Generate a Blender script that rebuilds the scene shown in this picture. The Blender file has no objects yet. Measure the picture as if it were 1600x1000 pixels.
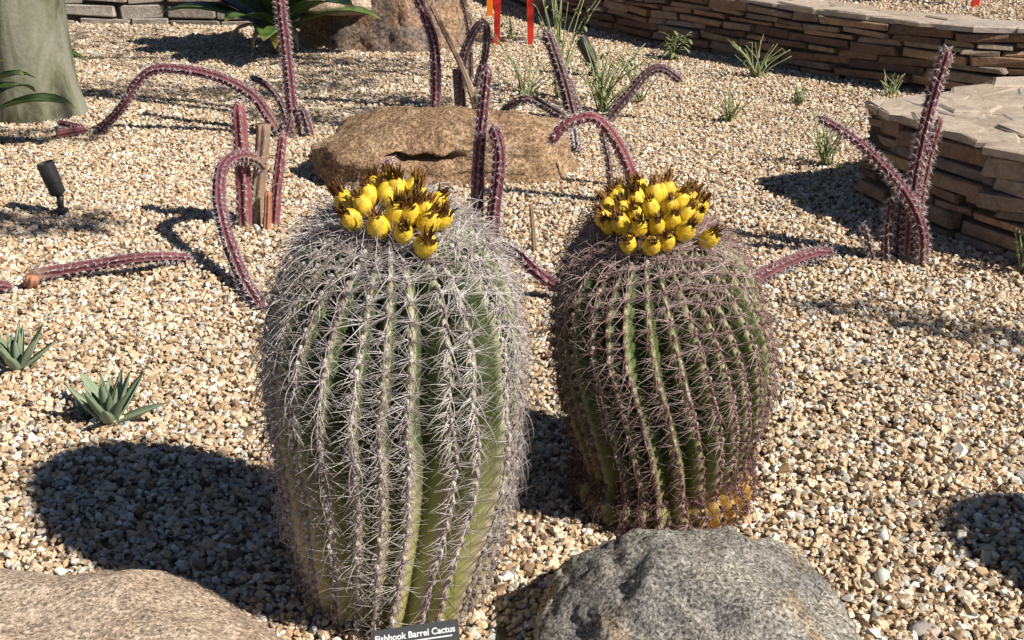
import bpy, math, random
import numpy as np
from mathutils import Vector, Matrix, noise, Euler

# ------------------------------------------------------------------ camera, sky, sun, exposure
SC = bpy.context.scene
COL = SC.collection
CAM_H, PITCH, FPX = 1.5, math.radians(22.0), 1931.0
SUN_EL = math.radians(41.0)
SUN_XY = Vector((0.88, -0.475)).normalized()          # ground direction towards the sun
cam_d = bpy.data.cameras.new('camera'); cam = bpy.data.objects.new('camera', cam_d); COL.objects.link(cam)
cam.location = (0, 0, CAM_H); cam.rotation_euler = (math.pi / 2 - PITCH, 0, 0)
cam_d.sensor_width = 36.0; cam_d.lens = FPX / 1600 * 36.0; cam_d.clip_start = 0.05; cam_d.clip_end = 500
SC.camera = cam
world = bpy.data.worlds.new('World'); SC.world = world; world.use_nodes = True
wn = world.node_tree; bg = wn.nodes['Background']
sky = wn.nodes.new('ShaderNodeTexSky'); sky.sky_type = 'NISHITA'; sky.sun_disc = False
sky.sun_elevation = SUN_EL; sky.sun_rotation = math.atan2(SUN_XY.x, SUN_XY.y)
sky.air_density = 1.0; sky.dust_density = 0.4; sky.altitude = 4000
wn.links.new(sky.outputs[0], bg.inputs[0]); bg.inputs[1].default_value = 0.05
sun_d = bpy.data.lights.new('sun', 'SUN'); sun_d.energy = 5.0; sun_d.angle = math.radians(0.5); sun_d.color = (1.0, 0.93, 0.82)
sun = bpy.data.objects.new('sun', sun_d); COL.objects.link(sun)
to_sun = Vector((SUN_XY.x * math.cos(SUN_EL), SUN_XY.y * math.cos(SUN_EL), math.sin(SUN_EL)))
sun.rotation_euler = to_sun.to_track_quat('Z', 'Y').to_euler(); sun.location = (6, -3, 8)
vs = SC.view_settings
vs.view_transform = 'Standard'; vs.look = 'None'; vs.exposure = 0.48; vs.gamma = 1.0; vs.use_curve_mapping = False
SC.render.engine = 'CYCLES'
SC.cycles.max_bounces = 5; SC.cycles.diffuse_bounces = 2; SC.cycles.glossy_bounces = 2
SC.cycles.transmission_bounces = 2; SC.cycles.transparent_max_bounces = 4

random.seed(7); RNG = np.random.default_rng(11)
CP, SP = math.cos(PITCH), math.sin(PITCH)

# ------------------------------------------------------------------ helpers
def ray(px, py):
    u = (px - 800) / FPX; v = (500 - py) / FPX
    return Vector((u, CP + v * SP, -SP + v * CP))
def P(px, py, z=0.0):                                  # pixel -> point on the level z
    d = ray(px, py); t = (z - CAM_H) / d.z
    return Vector((d.x * t, d.y * t, z))
def PY(px, py, Y):                                     # pixel -> point on the upright plane at distance Y
    d = ray(px, py); t = Y / d.y
    return Vector((d.x * t, Y, CAM_H + d.z * t))
def depth(p): return p[1] * CP + (CAM_H - p[2]) * SP

def tag(o, label=None, cat=None, group=None, kind=None):
    if label: o['label'] = label
    if cat: o['category'] = cat
    if group: o['group'] = group
    if kind: o['kind'] = kind
    return o
def mesh(name, verts, faces, smooth=True, attrs=None):
    me = bpy.data.meshes.new(name)
    v = np.asarray(verts, dtype=np.float32).reshape(-1, 3)
    if isinstance(faces, np.ndarray):
        nf, k = faces.shape
        me.vertices.add(len(v)); me.vertices.foreach_set('co', v.ravel())
        me.loops.add(nf * k); me.loops.foreach_set('vertex_index', faces.astype(np.int32).ravel())
        me.polygons.add(nf); me.polygons.foreach_set('loop_start', np.arange(0, nf * k, k, dtype=np.int32))
        me.update(calc_edges=True)
    else:
        me.from_pydata([tuple(x) for x in v], [], faces)
    if smooth and len(me.polygons): me.polygons.foreach_set('use_smooth', np.ones(len(me.polygons), dtype=bool))
    if attrs:
        for k_, a in attrs.items():
            at = me.attributes.new(k_, 'FLOAT', 'POINT'); at.data.foreach_set('value', np.asarray(a, dtype=np.float32).ravel())
    me.validate(); me.update()
    return me
def obj(name, me, mat=None, parent=None, M=None):
    o = bpy.data.objects.new(name, me); COL.objects.link(o)
    if mat is not None and len(me.materials) == 0: me.materials.append(mat)
    if parent is not None: o.parent = parent
    if M is not None: o.matrix_basis = M
    return o
def thing(name, loc, label, cat, group=None):
    o = bpy.data.objects.new(name, None); COL.objects.link(o); o.location = loc; o.empty_display_size = 0.1
    return tag(o, label, cat, group)

def tube_arrays(pts, rad, k=6, cap=True):
    pts = [Vector(p) for p in pts]; n = len(pts); V = []; F = []
    up = Vector((0, 0, 1)); t0 = (pts[1] - pts[0]).normalized()
    a = t0.cross(up if abs(t0.z) < .9 else Vector((1, 0, 0))).normalized()
    for i in range(n):
        t = (pts[min(i + 1, n - 1)] - pts[max(i - 1, 0)]).normalized()
        a = (a - t * a.dot(t)).normalized(); b = t.cross(a)
        for j in range(k):
            an = 2 * math.pi * j / k
            V.append(pts[i] + (a * math.cos(an) + b * math.sin(an)) * rad[i])
    for i in range(n - 1):
        for j in range(k):
            j2 = (j + 1) % k
            F.append((i * k + j, i * k + j2, (i + 1) * k + j2, (i + 1) * k + j))
    if cap:
        F.append(tuple(range(k - 1, -1, -1))); F.append(tuple((n - 1) * k + j for j in range(k)))
    return [tuple(v) for v in V], F
def smooth_path(pts, n):
    pts = [Vector(p) for p in pts]
    if len(pts) == 2: return [pts[0].lerp(pts[1], i / (n - 1)) for i in range(n)]
    q = [pts[0] * 2 - pts[1]] + pts + [pts[-1] * 2 - pts[-2]]; dense = []
    for i in range(1, len(q) - 2):
        p0, p1, p2, p3 = q[i - 1:i + 3]
        for s in range(24):
            t = s / 24
            dense.append(0.5 * ((2 * p1) + (p2 - p0) * t + (2 * p0 - 5 * p1 + 4 * p2 - p3) * t * t + (3 * p1 - p0 - 3 * p2 + p3) * t ** 3))
    dense.append(pts[-1])
    L = [0]
    for i in range(1, len(dense)): L.append(L[-1] + (dense[i] - dense[i - 1]).length)
    out = []; 
    A = np.array([tuple(d) for d in dense]); s = np.linspace(0, L[-1], n)
    for c in range(3): out.append(np.interp(s, L, A[:, c]))
    return [Vector(x) for x in zip(*out)]
def join(parts):                                       # [(verts, faces, val)] -> arrays, val one number per piece or array
    V = []; F = []; A = []; o = 0
    for v, f, a in parts:
        V.extend(v); F.extend([tuple(i + o for i in x) for x in f]); o += len(v)
        A.extend([a] * len(v) if np.isscalar(a) else list(a))
    return V, F, A

# ------------------------------------------------------------------ materials
def new_mat(name, rough=0.9, spec=0.2):
    m = bpy.data.materials.new(name); m.use_nodes = True
    nt = m.node_tree; b = nt.nodes['Principled BSDF']
    b.inputs['Roughness'].default_value = rough; b.inputs['Specular IOR Level'].default_value = spec
    return m, nt, b
def N(nt, t, **kw):
    n = nt.nodes.new(t)
    for k, v in kw.items(): setattr(n, k, v)
    return n
def ramp(nt, fac, stops, interp='LINEAR'):
    r = N(nt, 'ShaderNodeValToRGB'); r.color_ramp.interpolation = interp
    els = r.color_ramp.elements
    while len(els) < len(stops): els.new(0.5)
    for e, (p, c) in zip(els, stops): e.position = p; e.color = (*c, 1)
    if fac is not None: nt.links.new(fac, r.inputs[0])
    return r.outputs[0]
def noise_n(nt, scale, detail=4, rough=0.55, coord='Object', vec=None, dist=0.0):
    n = N(nt, 'ShaderNodeTexNoise'); n.inputs['Scale'].default_value = scale; n.inputs['Detail'].default_value = detail
    n.inputs['Roughness'].default_value = rough; n.inputs['Distortion'].default_value = dist
    if vec is None:
        tc = N(nt, 'ShaderNodeTexCoord'); vec = tc.outputs[coord]
    nt.links.new(vec, n.inputs['Vector'])
    return n.outputs[0]
def attr(nt, name, typ='GEOMETRY', out='Fac'):
    a = N(nt, 'ShaderNodeAttribute'); a.attribute_name = name; a.attribute_type = typ
    return a.outputs[out]
def mix(nt, fac, a, b, mode='MIX'):
    m = N(nt, 'ShaderNodeMix', data_type='RGBA', blend_type=mode)
    if isinstance(fac, (int, float)): m.inputs[0].default_value = fac
    else: nt.links.new(fac, m.inputs[0])
    for i, x in ((6, a), (7, b)):
        if isinstance(x, tuple): m.inputs[i].default_value = (*x, 1)
        else: nt.links.new(x, m.inputs[i])
    return m.outputs[2]
def math_n(nt, op, a, b=0.0):
    m = N(nt, 'ShaderNodeMath', operation=op)
    for i, x in ((0, a), (1, b)):
        if isinstance(x, (int, float)): m.inputs[i].default_value = x
        else: nt.links.new(x, m.inputs[i])
    return m.outputs[0]
def bump(nt, b, h, strength=0.4, dist=0.01):
    n = N(nt, 'ShaderNodeBump'); n.inputs['Strength'].default_value = strength; n.inputs['Distance'].default_value = dist
    nt.links.new(h, n.inputs['Height']); nt.links.new(n.outputs[0], b.inputs['Normal'])
def setc(nt, b, c): nt.links.new(c, b.inputs['Base Color'])

def mat_gravel():
    m, nt, b = new_mat('gravel_stone', 0.85, 0.25)
    r = attr(nt, 'tint', 'INSTANCER')
    c = ramp(nt, r, [(0.0, (.13, .10, .08)), (.05, (.28, .19, .12)), (.14, (.48, .34, .21)), (.28, (.62, .48, .32)), (.48, (.70, .58, .42)),
                     (.64, (.76, .67, .53)), (.73, (.60, .40, .24)), (.80, (.42, .42, .40)), (.86, (.60, .59, .56)), (.93, (.82, .78, .70)), (1.0, (.92, .90, .86))])
    c = mix(nt, 0.55, c, ramp(nt, noise_n(nt, 1.3, 4), [(.3, (.55, .50, .45)), (.7, (1.15, 1.1, 1.05))]), 'MULTIPLY')
    setc(nt, b, c); return m
def mat_ground():
    m, nt, b = new_mat('gritty_soil', 0.95, 0.1)
    n1 = noise_n(nt, 60, 6, .7); n2 = noise_n(nt, 1.2, 3)
    c = ramp(nt, n1, [(.3, (.20, .14, .09)), (.5, (.42, .31, .21)), (.7, (.62, .50, .36))])
    c = mix(nt, .5, c, ramp(nt, n2, [(.35, (.75, .70, .66)), (.65, (1.1, 1.08, 1.05))]), 'MULTIPLY')
    setc(nt, b, c); bump(nt, b, n1, .8, .02); return m
def mat_rock(name, stops, scale=9, speck=(.07, .06, .055), grain=120, bmp=.9, speck_pos=(.40, .52), stain=None, grains=.5):
    m, nt, b = new_mat(name, .92, .15)
    n1 = noise_n(nt, scale, 6, .65, dist=.6); n2 = noise_n(nt, grain, 5, .75); n3 = noise_n(nt, scale * 3.7, 5, .7)
    c = ramp(nt, n1, stops)
    if stain: c = mix(nt, ramp(nt, noise_n(nt, scale * .45, 5, .7, dist=1.0), [(stain[1], (0, 0, 0)), (stain[1] + .1, (1, 1, 1))]), c, stain[0])
    sp = ramp(nt, n2, [(speck_pos[0], (.35, .33, .32)), (speck_pos[1], (1, 1, 1)), (.68, (1.25, 1.22, 1.18))])
    c = mix(nt, .85, c, sp, 'MULTIPLY')
    c = mix(nt, .5, c, ramp(nt, n3, [(.35, (.6, .56, .52)), (.6, (1.1, 1.1, 1.1))]), 'MULTIPLY')
    vo = N(nt, 'ShaderNodeTexVoronoi'); vo.inputs['Scale'].default_value = grain * 1.5; tc = N(nt, 'ShaderNodeTexCoord'); nt.links.new(tc.outputs['Object'], vo.inputs['Vector'])
    sx = N(nt, 'ShaderNodeSeparateColor'); nt.links.new(vo.outputs['Color'], sx.inputs[0])
    c = mix(nt, grains, c, ramp(nt, sx.outputs[0], [(0, (.28, .28, .29)), (.22, (.62, .61, .6)), (.6, (1.05, 1.04, 1.02)), (1, (1.5, 1.47, 1.42))]), 'MULTIPLY')
    setc(nt, b, c)
    h = math_n(nt, 'ADD', math_n(nt, 'MULTIPLY', n2, .45), math_n(nt, 'ADD', n3, math_n(nt, 'MULTIPLY', sx.outputs[1], .12))); bump(nt, b, h, bmp, .02); return m
def mat_wallstone(name='ledger_stone', pale=False):
    m, nt, b = new_mat(name, .9, .2)
    oi = N(nt, 'ShaderNodeObjectInfo'); geo = N(nt, 'ShaderNodeNewGeometry')
    n1 = noise_n(nt, 14, 6, .7, vec=geo.outputs['Position'], dist=.8); n2 = noise_n(nt, 90, 4, .7, vec=geo.outputs['Position'])
    base = ramp(nt, oi.outputs['Random'], [(0, (.14, .10, .085)), (.2, (.26, .17, .12)), (.4, (.36, .24, .16)), (.6, (.30, .25, .21)), (.75, (.44, .30, .18)), (.9, (.24, .20, .18)), (1, (.46, .37, .29))] if not pale else [(0, (.30, .28, .26)), (.5, (.42, .38, .34)), (1, (.50, .46, .42))])
    c = mix(nt, .75, base, ramp(nt, n1, [(.3, (.45, .42, .40)), (.55, (1, .98, .95)), (.75, (1.35, 1.25, 1.1))]), 'MULTIPLY')
    c = mix(nt, .5, c, ramp(nt, n2, [(.35, (.6, .6, .6)), (.6, (1.1, 1.1, 1.1))]), 'MULTIPLY')
    setc(nt, b, c); bump(nt, b, math_n(nt, 'ADD', n1, math_n(nt, 'MULTIPLY', n2, .4)), .8, .015); return m
def mat_flag():
    m, nt, b = new_mat('flagstone', .85, .2)
    oi = N(nt, 'ShaderNodeObjectInfo'); geo = N(nt, 'ShaderNodeNewGeometry')
    n1 = noise_n(nt, 8, 6, .7, vec=geo.outputs['Position'], dist=1.2); n2 = noise_n(nt, 70, 4, .7, vec=geo.outputs['Position'])
    base = ramp(nt, oi.outputs['Random'], [(0, (.40, .33, .26)), (.4, (.50, .42, .34)), (.7, (.46, .40, .36)), (1, (.56, .46, .36))])
    c = mix(nt, .7, base, ramp(nt, n1, [(.3, (.55, .5, .47)), (.55, (1, .98, .95)), (.7, (1.2, 1.18, 1.15))]), 'MULTIPLY')
    c = mix(nt, .5, c, ramp(nt, n2, [(.35, (.65, .65, .65)), (.6, (1.1, 1.1, 1.1))]), 'MULTIPLY')
    setc(nt, b, c); bump(nt, b, n1, .7, .015); return m
def mat_cactus(name, furrow, flank, crest, low, low_at, cork, yellow=None):
    m, nt, b = new_mat(name, .55, .35)
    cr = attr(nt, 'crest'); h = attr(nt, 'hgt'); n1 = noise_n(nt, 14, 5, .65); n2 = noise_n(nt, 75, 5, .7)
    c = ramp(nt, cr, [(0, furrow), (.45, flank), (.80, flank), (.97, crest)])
    hh = math_n(nt, 'ADD', h, math_n(nt, 'MULTIPLY', math_n(nt, 'SUBTRACT', n1, .5), .35))
    lo = ramp(nt, cr, [(0, tuple(x * .75 for x in low)), (.5, low), (.96, cork)])
    c = mix(nt, ramp(nt, hh, [(low_at[0], (1, 1, 1)), (low_at[1], (0, 0, 0))]), c, lo)
    if yellow: c = mix(nt, attr(nt, 'yel'), c, yellow)
    # corky scars along the crest
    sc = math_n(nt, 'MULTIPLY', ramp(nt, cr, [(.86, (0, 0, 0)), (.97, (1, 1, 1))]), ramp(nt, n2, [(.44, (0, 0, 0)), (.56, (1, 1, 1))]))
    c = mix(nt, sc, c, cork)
    c = mix(nt, .55, c, ramp(nt, n1, [(.3, (.70, .72, .66)), (.7, (1.2, 1.16, 1.05))]), 'MULTIPLY')
    setc(nt, b, c); bump(nt, b, n2, .35, .004); return m
def mat_tint(name, stops, rough=.7, rand=.25, spec=.25):
    m, nt, b = new_mat(name, rough, spec)
    oi = N(nt, 'ShaderNodeObjectInfo')
    f = math_n(nt, 'ADD', attr(nt, 'tint'), math_n(nt, 'MULTIPLY', math_n(nt, 'SUBTRACT', oi.outputs['Random'], .5), rand))
    setc(nt, b, ramp(nt, f, stops)); return m
def mat_stem(name, a, b_, woody, wood_at=(0.0, .12), grey=.35):
    m, nt, b = new_mat(name, .7, .25)
    n1 = noise_n(nt, 22, 5, .65); n2 = noise_n(nt, 110, 4, .7); t = attr(nt, 'run'); cr = attr(nt, 'crest')
    c = ramp(nt, n1, [(.3, a), (.7, b_)])
    c = mix(nt, math_n(nt, 'MULTIPLY', ramp(nt, cr, [(.55, (0, 0, 0)), (1, (1, 1, 1))]), grey), c, (.38, .30, .28))
    tt = math_n(nt, 'ADD', t, math_n(nt, 'MULTIPLY', math_n(nt, 'SUBTRACT', n1, .5), .25))
    c = mix(nt, ramp(nt, tt, [(wood_at[0], (1, 1, 1)), (wood_at[1], (0, 0, 0))]), c, woody)
    c = mix(nt, .6, c, ramp(nt, n2, [(.3, (.55, .55, .55)), (.65, (1.2, 1.2, 1.2))]), 'MULTIPLY')
    setc(nt, b, c); bump(nt, b, n2, .5, .006); return m
def mat_leaf(name, a, b_, tip, rough=.5, scale=9):
    m, nt, b = new_mat(name, rough, .35)
    n1 = noise_n(nt, scale, 4, .6); oi = N(nt, 'ShaderNodeObjectInfo'); t = attr(nt, 'run')
    f = math_n(nt, 'ADD', math_n(nt, 'MULTIPLY', n1, .8), math_n(nt, 'MULTIPLY', oi.outputs['Random'], .35))
    c = ramp(nt, f, [(.3, a), (.8, b_)])
    c = mix(nt, ramp(nt, t, [(.88, (0, 0, 0)), (1, (1, 1, 1))]), c, tip)
    setc(nt, b, c)
    b.inputs['Subsurface Weight'].default_value = 0.0
    return m
def mat_plain(name, c, rough=.5, spec=.4, var=.25, scale=30, metal=0):
    m, nt, b = new_mat(name, rough, spec); b.inputs['Metallic'].default_value = metal
    lo = tuple(x * (1 - var) for x in c); hi = tuple(min(1, x * (1 + var)) for x in c)
    n1 = noise_n(nt, scale, 5, .65)
    setc(nt, b, ramp(nt, n1, [(.3, lo), (.7, hi)])); bump(nt, b, n1, .15, .003); return m
def mat_bark():
    m, nt, b = new_mat('smooth_bark', .85, .2)
    tc = N(nt, 'ShaderNodeTexCoord'); mp = N(nt, 'ShaderNodeMapping'); mp.inputs['Scale'].default_value = (1, 1, .28)
    nt.links.new(tc.outputs['Object'], mp.inputs[0])
    n1 = noise_n(nt, 5, 5, .6, vec=mp.outputs[0], dist=.7); n2 = noise_n(nt, 55, 5, .7)
    c = ramp(nt, n1, [(.38, (.035, .03, .023)), (.46, (.09, .09, .06)), (.52, (.15, .16, .10)), (.62, (.24, .235, .185))])  # strong dark mottling paints the trunk's dappled shade into the bark colour
    c = mix(nt, .5, c, ramp(nt, n2, [(.3, (.65, .65, .65)), (.65, (1.1, 1.1, 1.1))]), 'MULTIPLY')
    setc(nt, b, c); bump(nt, b, n2, .4, .01); return m

M_GRAVEL = mat_gravel(); M_GROUND = mat_ground(); M_WALL = mat_wallstone(); M_FLAG = mat_flag(); M_PALE = mat_wallstone('pale_wall_stone', True)
M_CORE = mat_plain('wall_fill', (.07, .055, .045), .95, .1)
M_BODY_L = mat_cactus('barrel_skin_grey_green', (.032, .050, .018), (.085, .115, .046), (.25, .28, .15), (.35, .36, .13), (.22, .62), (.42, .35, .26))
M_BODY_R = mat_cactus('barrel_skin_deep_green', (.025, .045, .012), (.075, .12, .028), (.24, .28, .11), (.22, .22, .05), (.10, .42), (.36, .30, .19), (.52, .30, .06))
M_SPINE_L = mat_tint('pale_spines', [(0, (.08, .06, .055)), (.3, (.24, .19, .18)), (.6, (.46, .42, .40)), (1, (.74, .71, .69))])
M_SPINE_R = mat_tint('rosy_spines', [(0, (.06, .035, .03)), (.3, (.19, .10, .095)), (.6, (.40, .29, .265)), (1, (.66, .56, .52))])
M_FRUIT = mat_tint('yellow_fruit', [(0, (.42, .40, .06)), (.3, (.66, .46, .035)), (.7, (.80, .58, .04)), (1, (.86, .66, .10))], .42, .35, .4)
def rough_fruit(m):
    nt = m.node_tree; b = nt.nodes['Principled BSDF']; lk = b.inputs['Base Color'].links[0]; src = lk.from_socket
    n1 = noise_n(nt, 90, 5, .7); n2 = noise_n(nt, 260, 3, .6)
    c = mix(nt, ramp(nt, n1, [(.52, (0, 0, 0)), (.66, (1, 1, 1))]), src, (.52, .27, .03)); c = mix(nt, ramp(nt, n2, [(.62, (0, 0, 0)), (.72, (1, 1, 1))]), c, (.30, .16, .04))
    setc(nt, b, c); bump(nt, b, n1, .6, .006)
rough_fruit(M_FRUIT)
M_TUFT = mat_tint('dried_petals', [(0, (.05, .025, .012)), (.5, (.16, .075, .025)), (1, (.36, .20, .07))], .9, .3, .1)
M_PURPLE = mat_stem('purple_skin', (.075, .016, .028), (.21, .055, .075), (.28, .20, .14))
M_PINK = mat_stem('rose_skin', (.17, .035, .05), (.33, .10, .11), (.34, .24, .18))
M_DUSK = mat_stem('shade_toned_purple_skin', (.055, .022, .028), (.15, .07, .075), (.22, .17, .13), (0, .2))  # darker, greyer purple; side lighting on the back stems put into the colour
M_WOODY = mat_stem('dead_cactus_wood', (.22, .12, .09), (.42, .30, .20), (.36, .27, .18), (.2, .6))
M_RUST = mat_stem('orange_brown_stump_skin', (.40, .14, .07), (.55, .27, .16), (.40, .2, .12))
M_THORN = mat_tint('white_thorns', [(0, (.40, .33, .33)), (1, (.80, .76, .76))])
M_ALOE = mat_leaf('blue_green_leaf', (.13, .19, .11), (.27, .33, .22), (.16, .10, .06))
M_BROAD = mat_leaf('broad_green_leaf', (.032, .075, .016), (.10, .17, .04), (.30, .24, .08), .4, 3)
M_DRY = mat_leaf('dry_leaf', (.40, .30, .16), (.58, .46, .28), (.3, .2, .1), .8)
M_WEED = mat_leaf('wiry_green', (.16, .20, .08), (.34, .38, .18), (.35, .32, .18), .6)
M_TREELEAF = mat_leaf('tree_leaf', (.06, .10, .03), (.12, .17, .05), (.12, .15, .05))
M_BLACK = mat_plain('black_powder_coat', (.020, .020, .022), .5, .5, .2)
M_GLASS = mat_plain('dark_lens_glass', (.05, .055, .06), .1, .6, .1)
M_RED = mat_plain('red_paint', (.62, .035, .02), .45, .4, .12)
M_ORANGE = mat_plain('orange_paint', (.80, .20, .02), .45, .4, .12)
M_SIGN = mat_plain('engraved_black_plastic', (.07, .07, .075), .4, .4, .08)  # black lifted towards grey: the plate's glare is put into its colour
M_LETTER = mat_plain('white_engraving', (.85, .85, .85), .6, .3, .02)
M_STEEL = mat_plain('grey_metal_stake', (.25, .25, .25), .45, .5, .1, metal=.6)
M_BARK = mat_bark(); M_TWIG = mat_plain('green_brown_bark', (.18, .17, .09), .85, .2, .3)
M_ROCK_GREY = mat_rock('grey_speckled_granite', [(.28, (.17, .17, .175)), (.42, (.36, .355, .345)), (.54, (.56, .53, .47)), (.70, (.70, .64, .54))], 3.2, grain=130, grains=.9, stain=((.60, .45, .29), .50), bmp=1.0, speck_pos=(.42, .52))
M_ROCK_TAN = mat_rock('tan_speckled_rock', [(.25, (.52, .39, .30)), (.5, (.66, .53, .41)), (.75, (.74, .61, .50))], 7, grain=110, bmp=.9, speck_pos=(.36, .5), grains=.75)
M_ROCK_BROWN = mat_rock('brown_weathered_rock', [(.25, (.20, .12, .08)), (.42, (.37, .24, .15)), (.6, (.50, .35, .22)), (.78, (.62, .48, .36))], 5, grain=75, bmp=1.0, grains=.6, stain=((.30, .17, .11), .58))
M_ROCK_DARK = mat_rock('rust_and_grey_rock', [(.25, (.12, .10, .095)), (.42, (.24, .20, .18)), (.58, (.38, .25, .16)), (.78, (.50, .34, .22))], 4, grain=45, bmp=.9)

# ------------------------------------------------------------------ ground
def grid_ground():
    xs = np.concatenate([[-60, -30, -15], np.linspace(-8, 8, 81), [15, 30, 60]]); ys = np.concatenate([[-40, -15, -5], np.linspace(0, 14, 71), [20, 40, 90]])
    V = []; F = []
    for y in ys:
        for x in xs: V.append((x, y, -.006 + .012 * (noise.noise(Vector((x * 1.1, y * 1.1, 3.3)))) if 0 <= y <= 14 and abs(x) <= 8 else -.006))
    w = len(xs)
    for i in range(len(ys) - 1):
        for j in range(w - 1): F.append((i * w + j, i * w + j + 1, (i + 1) * w + j + 1, (i + 1) * w + j))
    return tag(obj('ground', mesh('ground', V, F), M_GROUND), kind='structure')
grid_ground()

# walls: outline of the visible face, followed with the garden on the left-hand side of the camera
BACK_WALL = [(-.75, 13.4), (-.30, 12.2), (.11, 10.9), (.5, 9.84), (.97, 9.07), (1.29, 8.72), (1.68, 8.17), (1.88, 7.87), (2.2, 7.52), (2.66, 7.14), (2.98, 7.05), (3.9, 6.95), (5.2, 7.0)]
NEAR_WALL = [(1.47, 5.09), (1.62, 4.68), (1.82, 4.27), (2.28, 3.93), (3.1, 3.5), (3.6, 3.3)]
NEAR_BACK = [(5.0, 6.9), (2.36, 5.70), (1.47, 5.09)]

def box_variant(seed):
    r = random.Random(seed); c = .09
    V = []; F = []
    S = [(-1, -1, -1), (1, -1, -1), (1, 1, -1), (-1, 1, -1), (-1, -1, 1), (1, -1, 1), (1, 1, 1), (-1, 1, 1)]
    idx = {}
    for i, s in enumerate(S):
        j = [r.uniform(-.10, .05), r.uniform(-.16, .06), r.uniform(-.24, .10)]
        for ax in range(3):
            p = [s[k] * (.5 + j[k] * .5) for k in range(3)]
            for k in range(3):
                if k != ax: p[k] -= s[k] * (c * r.uniform(.3, 1.2) if k != 0 else c * .35)
            idx[(i, ax)] = len(V); V.append(p)
    q = [((0, 3, 7, 4), 0), ((1, 2, 6, 5), 0), ((0, 1, 5, 4), 1), ((3, 2, 6, 7), 1), ((0, 1, 2, 3), 2), ((4, 5, 6, 7), 2)]
    for f, ax in q: F.append([idx[(i, ax)] for i in f])
    edges = [(0, 1), (1, 2), (2, 3), (3, 0), (4, 5), (5, 6), (6, 7), (7, 4), (0, 4), (1, 5), (2, 6), (3, 7)]
    for a, b in edges:
        ea = [k for k in range(3) if S[a][k] == S[b][k]]
        F.append([idx[(a, ea[0])], idx[(b, ea[0])], idx[(b, ea[1])], idx[(a, ea[1])]])
    for i in range(8): F.append([idx[(i, 0)], idx[(i, 1)], idx[(i, 2)]])
    out = []
    A = [Vector(v) for v in V]
    for f in F:
        n = (A[f[1]] - A[f[0]]).cross(A[f[2]] - A[f[0]]); c_ = sum((A[i] for i in f), Vector()) / len(f)
        out.append(tuple(f) if n.dot(c_) > 0 else tuple(reversed(f)))
    return mesh('stone', V, out, smooth=False)
STONE_ME = [box_variant(s) for s in range(10)]
for me in STONE_ME: me.materials.append(M_WALL)
def flag_variant(seed):
    r = random.Random(seed); n = r.choice((5, 6, 7)); ring = []
    for i in range(n):
        a = 2 * math.pi * (i + r.uniform(-.28, .28)) / n; ring.append((math.cos(a), math.sin(a)))
    m = max(max(abs(x), abs(y)) for x, y in ring); ring = [(x / m * .56, y / m * .56) for x, y in ring]
    V = [(x, y, -.5) for x, y in ring] + [(x * 1.0, y * 1.0, .32 + r.uniform(-.06, .06)) for x, y in ring] + [(x * .90, y * .90, .5 + r.uniform(-.12, .12)) for x, y in ring] + [(0, 0, .5)]
    F = [tuple(range(n - 1, -1, -1))]
    for k in range(2):
        for i in range(n): F.append((k * n + i, k * n + (i + 1) % n, (k + 1) * n + (i + 1) % n, (k + 1) * n + i))
    for i in range(n): F.append((2 * n + i, 2 * n + (i + 1) % n, 3 * n))
    return mesh('capstone', V, F, smooth=False)
PALE_ME = [box_variant(40 + q) for q in range(8)]
for me in PALE_ME: me.materials.append(M_PALE)
FLAG_ME = [flag_variant(100 + q) for q in range(10)]
for me in FLAG_ME: me.materials.append(M_FLAG)

def along(poly, s):
    for (a, b) in zip(poly[:-1], poly[1:]):
        A, B = Vector(a), Vector(b); l = (B - A).length
        if s <= l: return A + (B - A) * (s / l), (B - A).normalized()
        s -= l
    A, B = Vector(poly[-2]), Vector(poly[-1]); return B.copy(), (B - A).normalized()
def plen(poly): return sum((Vector(b) - Vector(a)).length for a, b in zip(poly[:-1], poly[1:]))
def wall_stones(root, poly, H, seed, side=1, smin=.13, smax=.36, hmin=.032, hmax=.065, s0=0, limit=290, pool=None):
    r = random.Random(seed); L = plen(poly); z = -.02; n = 0
    ro = Vector(root.location)
    while z < H - .012:
        h = min(r.uniform(hmin, hmax), H - z)
        s = s0
        while s < L - .03 and n < limit:
            w = r.uniform(smin, smax) * (1.3 if h > .05 else 1)
            if s == s0: w *= r.uniform(.35, 1)
            w = min(w, L - s)
            p, t = along(poly, max(0, min(L, s + w / 2))); nrm = Vector((t.y, -t.x)) * side   # outward
            d = .16; off = r.uniform(-.020, .016); hs = r.uniform(.74, 1.12)
            c = p + nrm * (off - d / 2)
            ang = math.atan2(t.y, t.x) + r.uniform(-.03, .03)
            M = Matrix.Translation(Vector((c.x, c.y, z + h / 2 + r.uniform(-.005, .005))) - ro) @ Matrix.Rotation(ang, 4, 'Z') @ Matrix.Rotation(r.uniform(-.045, .045), 4, 'Y') @ Matrix.Diagonal((w * r.uniform(.95, 1.04), d, h * hs, 1))
            obj('stone', r.choice(pool or STONE_ME), None, root, M); n += 1
            s += w + .006
        z += h
    return n
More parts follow.
